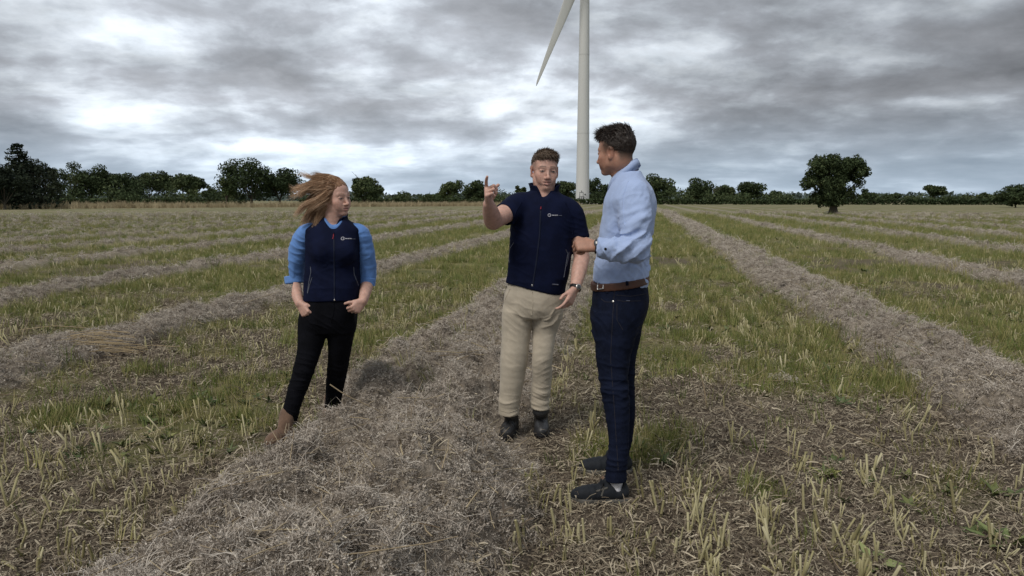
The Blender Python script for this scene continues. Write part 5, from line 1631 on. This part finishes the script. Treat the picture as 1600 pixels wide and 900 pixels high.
    B = Body(wl - .08, wl + .08, .0024); B.ell(wl + f_ * .0385, (.014, .014, .0045), np.array([hd, nrm(np.cross(f_, hd)), f_])); garment('watch_dial', B, M_GLASSD, wa)
    return me

def logo(bvh, cx, cy, r, words, thin, parent, t):
    """round emblem and two words stitched on the chest"""
    ang = np.linspace(.35, 2 * PI - .1, 18)
    tape('emblem', bvh, [(cx + r * math.cos(a_), cy - r * .92 * math.sin(a_)) for a_ in ang], .0042, M_PRINT, parent, .0022, 26)
    tape('emblem_bar', bvh, [(cx + r * .1, cy + .2), (cx + r, cy + .3)], .0035, M_PRINT, parent, .0022, 5)
    for x0, x1 in words: tape('lettering', bvh, [(x0, cy + .1), (x1, cy + .25)], .0062, M_PRINT, parent, .0022, 5)
    for x0, x1 in thin: tape('lettering', bvh, [(x0, cy + .5), (x1, cy + .65)], .0042, M_PRINT2, parent, .0022, 5)

# ---------------------------------------------------------------- woman with wind-blown hair
def woman():
    Y0 = 4.55
    q = lambda px, py, dy=0.0: P(px, py, Y0 + dy)
    O = P(480, 670, 4.6); O[2] = 0
    S = .96
    M = head_frame(np.array([.82, -.57, -.04]), R(3)); HO = q(524.5, 308)
    B = Body(q(435, 510, -.3), q(605, 272, .25), .0035)
    head(B, HO, M, S, fem=True, jaw=.92)
    B.chain([HO + M[2] * -.055 - M[1] * .022, q(521, 336), q(521, 362, .03)], [.056, .053, .068], .02)
    B.cap(q(521, 375, .01), q(520, 460), .085, .09, .05)
    sr, er, wr = q(476, 368, .03), q(457, 436, .10), q(468, 474, -.06)
    sl, el, wl = q(566, 368, .03), q(575, 438, .10), q(567.5, 470, -.06)
    for s_, e_, w_ in ((sr, er, wr), (sl, el, wl)):
        B.chain([s_, e_], [.045, .040], .02); B.chain([e_, e_ * .55 + w_ * .45, w_], [.040, .0375, .027], .012)
    dr = nrm(np.array([.55, -.35, -.72])); hand(B, wr, dr, np.array([.55, .80, .0]), True, [(.75, 1.15, .7), (.85, 1.2, .7), (.95, 1.25, .7), (1.05, 1.25, .7)], [(.75, .55, .45), (.7, .25, .8)], .95)
    dl = nrm(np.array([-.50, -.40, -.55])); hand(B, wl, dl, np.array([-.55, .80, -.05]), False, [(1.15, 1.4, .8), (1.2, 1.4, .8), (1.25, 1.4, .8), (1.3, 1.4, .8)], [(.75, .55, .45), (.7, .25, .8)], .92)
    col = lambda v: face_colour(v, HO, M, S, (.56, .345, .275), (.44, .20, .175), (.20, .11, .065), None, brow=.6, iris=(.05, .06, .07), seed=9)
    me = person(B, O, 'woman in a navy gilet over a blue shirt, long fair hair blown sideways', col)
    # hair: combed back over the crown, the length streaming to the left
    L = lambda x, y, z: HO + S * (M[0] * x + M[1] * y + M[2] * z)
    B = Body(HO - .2, HO + .2, .0036)
    B.ell(L(0, -.020, .036), np.array([.083, .106, .089]) * S, M)
    B.ell(L(0, -.07, -.02), np.array([.075, .06, .085]) * S, M, .03)
    B.cut(L(0, .066, .054), M[1] * .80 - M[2] * .60, .012)
    B.cut(L(0, -.05, -.085), -M[2], .02)
    for sg in (-1, 1): B.ell(L(sg * .090, .047, -.050), (.036, .056, .074), M, .012, 's')
    hr = garment('hair', B, M_HAIRW, me, lambda v: .005 * crease(v, M[1], 5, 80, 6, .5))
    v_ = np.array([tuple(p.co) for p in hr.data.vertices]); n_ = np.array([tuple(p.normal) for p in hr.data.vertices])
    set_attr(hr, 'tone', 'FLOAT', np.clip(.30 + .08 * sstep((v_ - HO) @ M[2], .02, .1), 0, 1))
    loc = (v_ - HO) @ M.T / S
    k = rng.choice(len(v_), 11000)
    wind = nrm(np.array([-1, .10, .03]))
    cl = v_[rng.choice(len(v_), 90)]                # locks gather into these strands
    cr = random.Random(21)
    par = [(cr.uniform(0, 6.28), cr.uniform(.35, 1.0), cr.uniform(.75, 1.25), cr.uniform(.11, .22), cr.uniform(7, 12), cr.gauss(0, .45), cr.random()) for _ in cl]
    def lock(p, nn, r):
        j = int(np.argmin(((cl - p) ** 2).sum(1) + 1e-4 * r.random())); ph, am, dm, Lc, fq, sw, wisp = par[j]
        gather = (cl[j] - p)
        lx = (p - HO) @ M.T / S
        hi = float(sstep(((cl[j] - HO) @ M.T / S)[2], -.05, .09))
        Lh = (Lc + .05 * (1 - hi)) * r.uniform(.75, 1.12)
        pts = [p - nn * .004]; d = nrm(-M[1] * (1.0 if hi > .3 else .5) - M[2] * .25 + nn * .1); c = p + nn * .002
        n = 13; step = (Lh + .10 * float(sstep(lx[1], -.06, .08)) * hi) / n
        drop = -.52 - (1.0 - hi) * 1.35 * dm + (.55 if wisp < .09 and hi > .5 else 0)
        r_ph = r.gauss(0, .25)
        g0 = np.array([r.gauss(0, .025), r.gauss(0, .05), r.gauss(0, .03)]) * (3 if r.random() < .06 else 1)
        for i in range(n):
            k_ = i / n
            rel = (c - L(0, -.02, .036)); sc = np.array([rel @ M[0] / (.087 * S), rel @ M[1] / (.110 * S), rel @ M[2] / (.093 * S)])
            wv_ = am * .85 * math.sin(ph + k_ * Lh * fq * 5.0 + r_ph)
            tgt = wind * (.75 + .25 * hi) + np.array([0, sw * .5, drop * (.45 + .75 * k_) + wv_ * .9]) + np.array([.35 * wv_, 0, 0]) + g0 * (.4 + 1.6 * k_)
            d = nrm(d * (1.35 - .8 * k_) + tgt * (.2 + .8 * k_))
            c = c + d * step
            if np.linalg.norm(sc) < 1.0:          # stays outside the head
                nn2 = nrm(M.T @ (sc / np.array([.087, .110, .093]))); c = c + nn2 * step * .6
            pts.append(c + gather * .75 * float(sstep(k_, .15, .7)))
        return pts
    def tone(r):
        return (r.uniform(.22, .55), r.uniform(.55, 1.1))
    strands('hair_strands', [(v_[i], n_[i]) for i in k], M_HAIRW, hr, 11, .0026, 3, 8, tone, lock)
    # shirt: sleeves with rolled cuffs, collar
    B = Body(q(435, 460, -.2), q(600, 340, .3), .005)
    B.cap(q(520, 372, .02), q(520, 400, .02), .085, .08)
    B.cap(q(521, 352, .02), q(521, 372, .01), .082, .09, .02)
    B.chain([q(521, 335, -.05), q(521.3, 351, -.10), q(521.6, 364, -.13)], [.058, .033, .006], .004, 4, 's')
    B.chain([q(492, 362, .02), q(476, 368, .03), q(464, 400, .07), q(459, 424, .09), q(459, 446, .085)], [.052, .056, .060, .063, .058], .03, 4)
    B.chain([q(550, 362, .02), q(565, 368, .03), q(572, 400, .07), q(574, 424, .09), q(574, 449, .085)], [.052, .054, .055, .054, .049], .03, 4)
    B.cut_in(q(459, 440, .08), (.15, -.2, -1), q(430, 475, -.1), q(490, 430, .25)); B.cut_in(q(574, 444, .08), (-.1, -.2, -1), q(550, 475, -.1), q(610, 430, .25))
    ws = [bend(q(462, 425, .04), (.2, -.4, 1), .12, .06, .005, 61), bend(q(574, 425, .04), (-.2, -.4, 1), .11, .05, .007, 62), bend(q(470, 385, .0), (.4, 0, 1), .10, .05, .006, 63), bend(q(570, 385, .0), (-.4, 0, 1), .10, .05, .005, 64)]
    sh = garment('shirt', B, M_BLUE, me, lambda v: sum(w_(v) for w_ in ws) + .006 * crease(v, (0, 0, 1), 4, 13, 65))
    for c0, c1, r0 in ((q(459, 431, .085), q(460, 443, .078), .0585), (q(574, 434, .085), q(573.5, 447, .078), .0525)):
        B = Body(np.minimum(c0, c1) - .1, np.maximum(c0, c1) + .1, .004)
        ax = nrm(c1 - c0); B.cap(c0, c1, r0, r0 - .002); B.cap(c0 + ax * .02, c1 + ax * .1, r0 - .012, r0 - .014, .002, 's')
        B.cut(c1, ax, .006); B.cut(c0, -ax, .006)
        garment('rolled_cuff', B, M_BLUE, sh, lambda v: .003 * crease(v, (1, 0, 0), 4, 22, 66))
    # gilet
    B = Body(q(462, 485, -.22), q(580, 335, .24), .005)
    T_ = [(476, 517.5, .172, .128), (462, 518, .172, .130), (440, 519, .171, .124), (420, 519.5, .164, .118), (395, 520.5, .166, .128), (378, 521.5, .170, .130), (366, 521.5, .173, .118), (357, 522, .168, .104), (350, 522, .128, .090), (343, 522, .088, .078), (338, 522, .070, .070)]
    pts = [q(px, py, .02) for py, px, _, _ in T_]
    B.loft([p[2] for p in pts], [p[0] for p in pts], [p[1] for p in pts], [t_[2] for t_ in T_], [t_[3] for t_ in T_], R(3), 0, 2.4)
    for px in (505, 538): B.ell(q(px, 394, -.085), (.058, .040, .055), None, .05)
    B.cut(q(518, 470.5), (.02, -.1, -1))
    B.chain([q(521, 332, -.04), q(521.3, 350, -.10), q(521.7, 367, -.14)], [.070, .044, .006], .004, 4, 's')
    ws = [bend(q(500, 425, -.1), (.35, 0, 1), .13, .06, .005, 71), bend(q(540, 430, -.1), (-.3, 0, 1), .13, .06, .005, 72), bend(q(560, 395, -.05), (.6, 0, 1), .08, .05, .004, 73)]
    gl_ = garment('gilet', B, M_NAVY, me, lambda v: sum(w_(v) for w_ in ws) + .0045 * crease(v, (.2, 0, 1), 3, 9, 74))
    bg = bvh_of(gl_)
    def ring(up, slope): return lambda an: q(521, 348, .03) + np.array([0, 0, up - slope * math.cos(an)])
    collar('collar', [(ring(-.014, .044), .092, .100), (ring(.012, .040), .086, .090), (ring(.040, .026), .084, .088), (ring(.047, .024), .086, .091)], [0, -1, 0], M_NAVY, gl_, [.12, .30, .62, .70], None, .006, 60)
    collar('shirt_collar', [(ring(-.010, .040), .078, .082), (ring(.030, .036), .066, .070), (ring(.050, .030), .063, .068), (ring(.044, .034), .071, .077), (ring(.014, .060), .084, .088)], [0, -1, 0], M_BLUE, sh, [.10, .20, .34, .36, .30], None, .003, 60)
    tape('zip', bg, [(521.5, 364), (522, 390), (522.5, 430), (522.5, 468)], .010, M_ZIP, gl_, .0022, 26)
    tape('zip_puller', bg, [(521.5, 365.5), (521, 370), (520, 373.5)], .0050, M_RED, gl_, .006, 6)
    knob('zip_end', bg, (522.5, 469), .0055, M_METAL, gl_)
    tape('pocket_piping', bg, [(485, 416), (486, 425), (483, 440), (480.5, 458)], .0045, M_PIPE, gl_, .0025, 16)
    tape('pocket_piping', bg, [(488, 433), (484, 445), (481, 457)], .0035, M_PIPE, gl_, .0025, 12)
    tape('pocket_piping', bg, [(552.5, 417), (553, 428), (557, 438), (560, 446)], .0045, M_PIPE, gl_, .0025, 16)
    logo(bg, 535.6, 372.8, 2.5, [(539.0, 542.6), (543.0, 545.6), (546.0, 549.0)], [(549.8, 552.2), (552.7, 555.0)], gl_, .004)
    # jeans
    B = Body(q(425, 680, -.35), q(575, 455, .45), .005)
    T_ = [(462, 518, .165, .118), (478, 517, .176, .128), (495, 514, .177, .130), (508, 512, .174, .118), (518, 511, .168, .10)]
    pts = [q(px, py, .02) for py, px, _, _ in T_]
    B.loft([p[2] for p in pts], [p[0] for p in pts], [p[1] for p in pts], [t_[2] for t_ in T_], [t_[3] for t_ in T_], R(2), 0, 2.3)
    lr = [(492, 500, .02, .098), (488, 520, .0, .087), (482, 552, -.04, .0705), (472, 586, -.075, .0610), (461, 620, -.10, .0530), (453, 650, -.115, .0480), (448, 680, -.12, .0480)]
    ll = [(532, 500, .02, .096), (532, 520, .03, .084), (530, 552, .07, .0690), (526, 586, .125, .0610), (522, 616, .18, .0540), (520, 640, .24, .0510), (519, 656, .28, .0500)]
    for lg in (ll, lr): B.chain([q(*t_[:3]) for t_ in lg], [t_[3] for t_ in lg], .015, 4)
    B.cut_in(q(449, 671, -.12), (.1, 0, -1), q(420, 690, -.25), q(500, 655, .0))
    B.cut_in(q(519, 645, .26), (.0, 0, -1), q(490, 680, .1), q(560, 635, .45))
    js = [bend(q(473, 586, -.13), (.3, 0, 1), .12, .04, .006, 81), bend(q(526, 586, .06), (0, 0, 1), .12, .04, .005, 82), bend(q(456, 655, -.13), (.3, 0, 1), .09, .028, .006, 83), bend(q(519, 638, .2), (0, 0, 1), .08, .028, .005, 84), bend(q(510, 512, -.1), (.8, 0, .6), .12, .045, .006, 85)]
    jn = garment('jeans', B, M_BLACKJ, me, lambda v: sum(j(v) for j in js) + .003 * crease(v, (0, 0, 1), 4, 9, 86))
    bj = bvh_of(jn)
    tape('fly_seam', bj, [(522, 474), (521, 490), (516, 505)], .004, M_BLACKJ, jn, .002, 10)
    # ankle boots
    h_ = P(455, 690, 4.42)[:2]; t_ = P(419, 694, 4.27)[:2]
    footwear('boot', h_, t_, -.004, M_TAN, me, 'boot', q(450, 664, -.12))
    h_ = P(519, 652, 4.93)[:2]; t_ = P(512, 657, 4.74)[:2]
    footwear('boot', h_, t_, -.004, M_TAN, me, 'boot', q(519, 642, .26))
    return me
right_man(); middle_man(); woman()
# ================================================================== SINGLE STALKS AND PLANTS IN THE FOREGROUND
def ground_z(x, y): return float(height(np.array([x]), np.array([y]))[0])
def gpx(px, py):
    """where the line of sight through a pixel meets the field"""
    Ys = np.linspace(1.6, 14, 900)
    p = np.array([P(px, py, y_) for y_ in Ys])
    hit = np.where(p[:, 2] <= height(p[:, 0], p[:, 1]))[0]
    return p[hit[0]] if len(hit) else p[-1]
def stalk_mesh(h, r, lean, seed, split=False):
    rr = random.Random(seed); g = Geo()
    d = Vector((lean, rr.gauss(0, .05), 1)).normalized(); p = Vector((0, 0, -.03)); pts = [p]
    for i in range(3):
        p = p + d * (h + .03) / 3; d = (d + rv() * .035).normalized(); pts.append(p)
    g.tube(pts, [r * 1.2, r * 1.05, r, r * .92], 7, rr.random())
    i0 = len(g.v); top, a = pts[-1], d.orthogonal().normalized()
    b_ = d.cross(a)
    g.tube([top - d * .004, top + d * .0015 + a * r * .3], [r * .93, r * .55], 7, 1.0, cap=True)     # slanted cut
    if split:
        g.ribbon([pts[2], pts[2] + a * .02 + d * .02, pts[2] + a * .05 - Vector((0, 0, .01))], .006, tone=.6, taper=.6)
    return g.obj('stubble_stalk', M_STUB, link=False).data
STALKS = [stalk_mesh(h, r, l, 200 + i, sp) for i, (h, r, l, sp) in enumerate([(.12, .0062, .05, 0), (.10, .0055, -.10, 1), (.15, .0065, .12, 0), (.08, .0055, -.04, 0), (.13, .0050, .30, 1), (.17, .0068, -.16, 0), (.11, .0072, .0, 1), (.09, .0045, .42, 0)])]
def free(x, y, m=.9):
    c = windrow(np.array([x]), np.array([y]))[0][0]
    return c < .35 and all(math.hypot(x - fx, y - fy) > .12 for fx, fy, _ in FEET)
stalks = []
made = 0
def put_stalk(x, y, k, s, rz):
    global made
    o = bpy.data.objects.new('stubble_stalk', STALKS[k]); COL.objects.link(o)
    o.location = (x, y, ground_z(x, y)); o.rotation_euler = (random.gauss(0, .10), random.gauss(0, .10), rz); o.scale = (s, s, s * random.uniform(.55, 1.05))
    tag(o, None, 'stubble stalk', 'cut stubble stalks in the foreground')
    stalks.append((o, k))
    made += 1
# clusters that the photograph lets one pick out, then the drill rows around them
for px, py, n in ((60, 735, 3), (110, 715, 2), (72, 770, 3), (212, 790, 5), (252, 755, 3), (168, 745, 2), (140, 690, 3), (30, 860, 3), (55, 890, 2), (152, 880, 3), (80, 810, 2), (445, 800, 1),
                  (792, 800, 4), (775, 765, 3), (825, 780, 4), (850, 760, 3), (870, 800, 3), (838, 835, 3), (800, 860, 3), (905, 850, 3), (955, 835, 2), (1020, 870, 3), (1028, 800, 2), (1055, 860, 2), (1090, 840, 3), (1130, 865, 3), (1238, 790, 3), (1300, 850, 4), (1335, 870, 3), (1242, 850, 2), (1312, 785, 2), (1475, 780, 3), (1500, 800, 2), (1415, 690, 4), (1440, 680, 3), (1385, 690, 3), (700, 855, 2), (690, 780, 2), (1065, 800, 2), (1150, 760, 2), (920, 660, 4), (890, 640, 3), (885, 690, 3), (1000, 780, 2), (1545, 730, 2), (1590, 760, 2)):
    for j in range(n):
        p = gpx(px + random.gauss(0, 11), py + random.gauss(0, 6))
        if free(p[0], p[1]): put_stalk(p[0], p[1], random.randrange(8), random.uniform(.8, 1.15), random.uniform(0, 6.28))
tries = 0
while made < 250 and tries < 4000:
    tries += 1
    px, py = random.uniform(0, 1600), 640 + 260 * random.random() ** 1.0
    p = gpx(px, py)
    wv_, u_ = rowco(p[0], p[1]); wq = round(wv_ / .30) * .30 + random.gauss(0, .028)
    x, y = wq * RL[0] + u_ * RD[0], wq * RL[1] + u_ * RD[1]
    if free(x, y) and y > 2.4: put_stalk(x, y, random.randrange(8), random.uniform(.6, 1.0), random.uniform(0, 6.28))

# say which stalk is which: by its look, then by where it stands
LOOK = ['upright stubble stalk', 'split short stubble stalk', 'leaning stubble stalk', 'stubby stubble stalk', 'split slanting stalk', 'tall thick stalk', 'thick straight stalk', 'thin tilted stalk']
def spot(o):
    x, y = o.location.x, o.location.y; u = x / y * F * .985 + 800
    wv_, _ = rowco(x, y); near = 'near' if y < 3.35 else 'farther'
    if wv_ < -2.0: return f'in the {near} soil left of the straw heap'
    if wv_ < -.35: return f'on the {near} edge of the straw heap'
    if u < 905: return f'between straw heap and dark trainers, {near} side'
    if u < 1010: return f'in front of the dark trainers, {near} side'
    if u < 1180: return f'just right of the dark trainers, {near} side'
    if u < 1360: return f'in the {near} soil short of right windrow'
    return f'in the {near} soil by the right edge'
ORD_ = ['leftmost', 'second from left', 'third from left', 'fourth from left', 'fifth from left', 'sixth from left', 'seventh from left', 'eighth from left', 'ninth from left', 'tenth from left', 'eleventh from left', 'twelfth from left', 'thirteenth from left']
kinds = {}
for o, k in stalks: kinds.setdefault((k, spot(o)), []).append(o)
for (k, sp_), os_ in kinds.items():
    os_.sort(key=lambda o: o.location.x / o.location.y)
    for i, o in enumerate(os_):
        nth = ORD_[i] if i < 13 else 'rightmost'
        o['label'] = f'{LOOK[k]} {sp_}' + ('' if len(os_) == 1 else ', ' + nth)

def lying(name, label, cat, ends, r, mat, bow=.02, lift=.012, n=7):
    a, b_ = gpx(*ends[0]), gpx(*ends[1]); g = Geo(); pts = []
    for i in range(n):
        t_ = i / (n - 1); q = a * (1 - t_) + b_ * t_; z = max(ground_z(q[0], q[1]), a[2] * (1 - t_) + b_[2] * t_) + lift
        pts.append(Vector((q[0], q[1] + bow * math.sin(t_ * PI), z)))
    g.tube(pts, [r * (1 - .35 * i / (n - 1)) for i in range(n)], 7, .8, cap=True)
    return tag(g.obj(name, mat), label, cat)
lying('fallen_stalk', 'long pale yellow stalk lying flat on the soil at lower left', 'stalk', ((72, 806), (186, 803)), .0075, M_STUB)
lying('fallen_stalk', 'thinner pale stalk lying slanted just above the long flat one', 'stalk', ((38, 786), (92, 793)), .005, M_STUB)
lying('fallen_stalk', 'thick greenish stalk lying aslant at the bottom left corner', 'stalk', ((0, 884), (30, 905)), .008, M_STUB)
lying('fallen_stalk', 'pale stalk lying in front of the dark trainers at the right man\'s feet', 'stalk', ((1180, 862), (1290, 850)), .005, M_STUB) if 0 else None
lying('fallen_stalk', 'long pale stalk slanting over the soil at lower right', 'stalk', ((1335, 872), (1372, 820)), .005, M_STUB, lift=.03)
lying('fallen_stalk', 'thin pale stalk lying across the soil near the leafy plant at lower right', 'stalk', ((1380, 856), (1452, 868)), .0042, M_STUB)
# tall dead stem
g = Geo(); b0 = gpx(1105, 638); t0 = P(1092, 568, b0[1] + .03)
g.tube([b0 - np.array([0, 0, .03]), b0 * .6 + t0 * .4 + np.array([.005, 0, 0]), t0], [.0058, .0048, .0030], 6, .95)
tag(g.obj('dead_stem', M_STEM), 'tall thin pale stem standing alone in the grass right of the men', 'stem')
# straw bundle lying on the left row
c0 = gpx(150, 541); g = Geo()
for i in range(45):
    L_ = random.uniform(.25, .6); o_ = Vector((c0[0] + random.gauss(.05, .16), c0[1] + random.gauss(0, .10), 0)); d_ = Vector((1, random.gauss(.10, .10), 0)).normalized()
    z_ = ground_z(o_.x, o_.y) + random.uniform(.03, .10)
    g.tube([o_ - d_ * L_ / 2 + Vector((0, 0, z_ - .02)), o_ + Vector((0, 0, z_ + .01)), o_ + d_ * L_ / 2 + Vector((0, 0, z_ - .015))], .0032, 4, random.uniform(.6, 1))
M_GOLD = leaf_mat('golden_straw', [(.1, (.17, .12, .065)), (.6, (.29, .215, .12)), (1, (.40, .31, .18))], .6, .3)
tag(g.obj('straw_bundle', M_GOLD), 'loose bundle of golden straw lying flat on the left windrow', 'straw')
# leafy plants that stand out
def leafy(px, py, n, l, w_, label, mat, up=.9, seed=0):
    random.seed(seed); c = gpx(px, py); g = Geo()
    for k in range(n):
        a_ = 2 * PI * k / n + random.uniform(-.3, .3); d_ = Vector((math.cos(a_), math.sin(a_), random.uniform(.3, 1.0) * up)).normalized(); L_ = l * random.uniform(.6, 1.1)
        p0 = Vector(c) + Vector((0, 0, -.005)); p1 = p0 + d_ * L_ * .5; d2 = (d_ + Vector((0, 0, -.5))).normalized()
        g.tube([p0, p1], [.0025, .0018], 4, .8)
        g.leaf(p0 + d_ * L_ * .25, (d_ + d2 * .5), (0, 0, 1), L_, w_ * random.uniform(.7, 1.1), random.uniform(.3, 1), .2)
    tag(g.obj('leafy_weed', mat), label, 'plant')
M_PALEW = leaf_mat('pale_weed_leaf', [(.1, (.13, .17, .06)), (.6, (.24, .28, .11)), (1, (.38, .40, .19))], .55, .3)
leafy(1572, 855, 14, .15, .035, 'pale spiky-leaved weed at the lower right edge', M_PALEW, 1.1, 31)
leafy(1365, 882, 9, .13, .055, 'broad-leaved pale weed at the bottom right of the soil', M_PALEW, .7, 32)
leafy(1302, 722, 10, .07, .03, 'dark green leafy weed in the bare soil at right', M_WEED, .8, 33)
leafy(1290, 745, 10, .08, .04, 'bright green small weed just below the dark leafy one', M_GRASS, .9, 34)
leafy(1530, 845, 9, .11, .04, 'yellow-green weed left of the pale spiky one', M_WEED, .9, 35)
# pale fluffy heads lying in the grass
for px, py, lb in ((1218, 600, 'small pale tuft of dry chaff lying in the grass right of the tall stem'), (300, 660, None)):
    if lb:
        c = gpx(px, py); g = Geo()
        for k in range(9):
            gg = Geo(); b_fluff(gg); o_ = Vector(c) + Vector((random.gauss(0, .07), random.gauss(0, .04), random.uniform(.01, .06)))
            i0 = len(g.v); g.v += [v * 1.3 + o_ for v in gg.v]; g.t += [min(1, t_ + .3) for t_ in gg.t]; g.f += [tuple(i0 + k_ for k_ in f_) for f_ in gg.f]
        o = g.obj('chaff_tuft', M_FLUFF); tag(o, lb, 'straw')
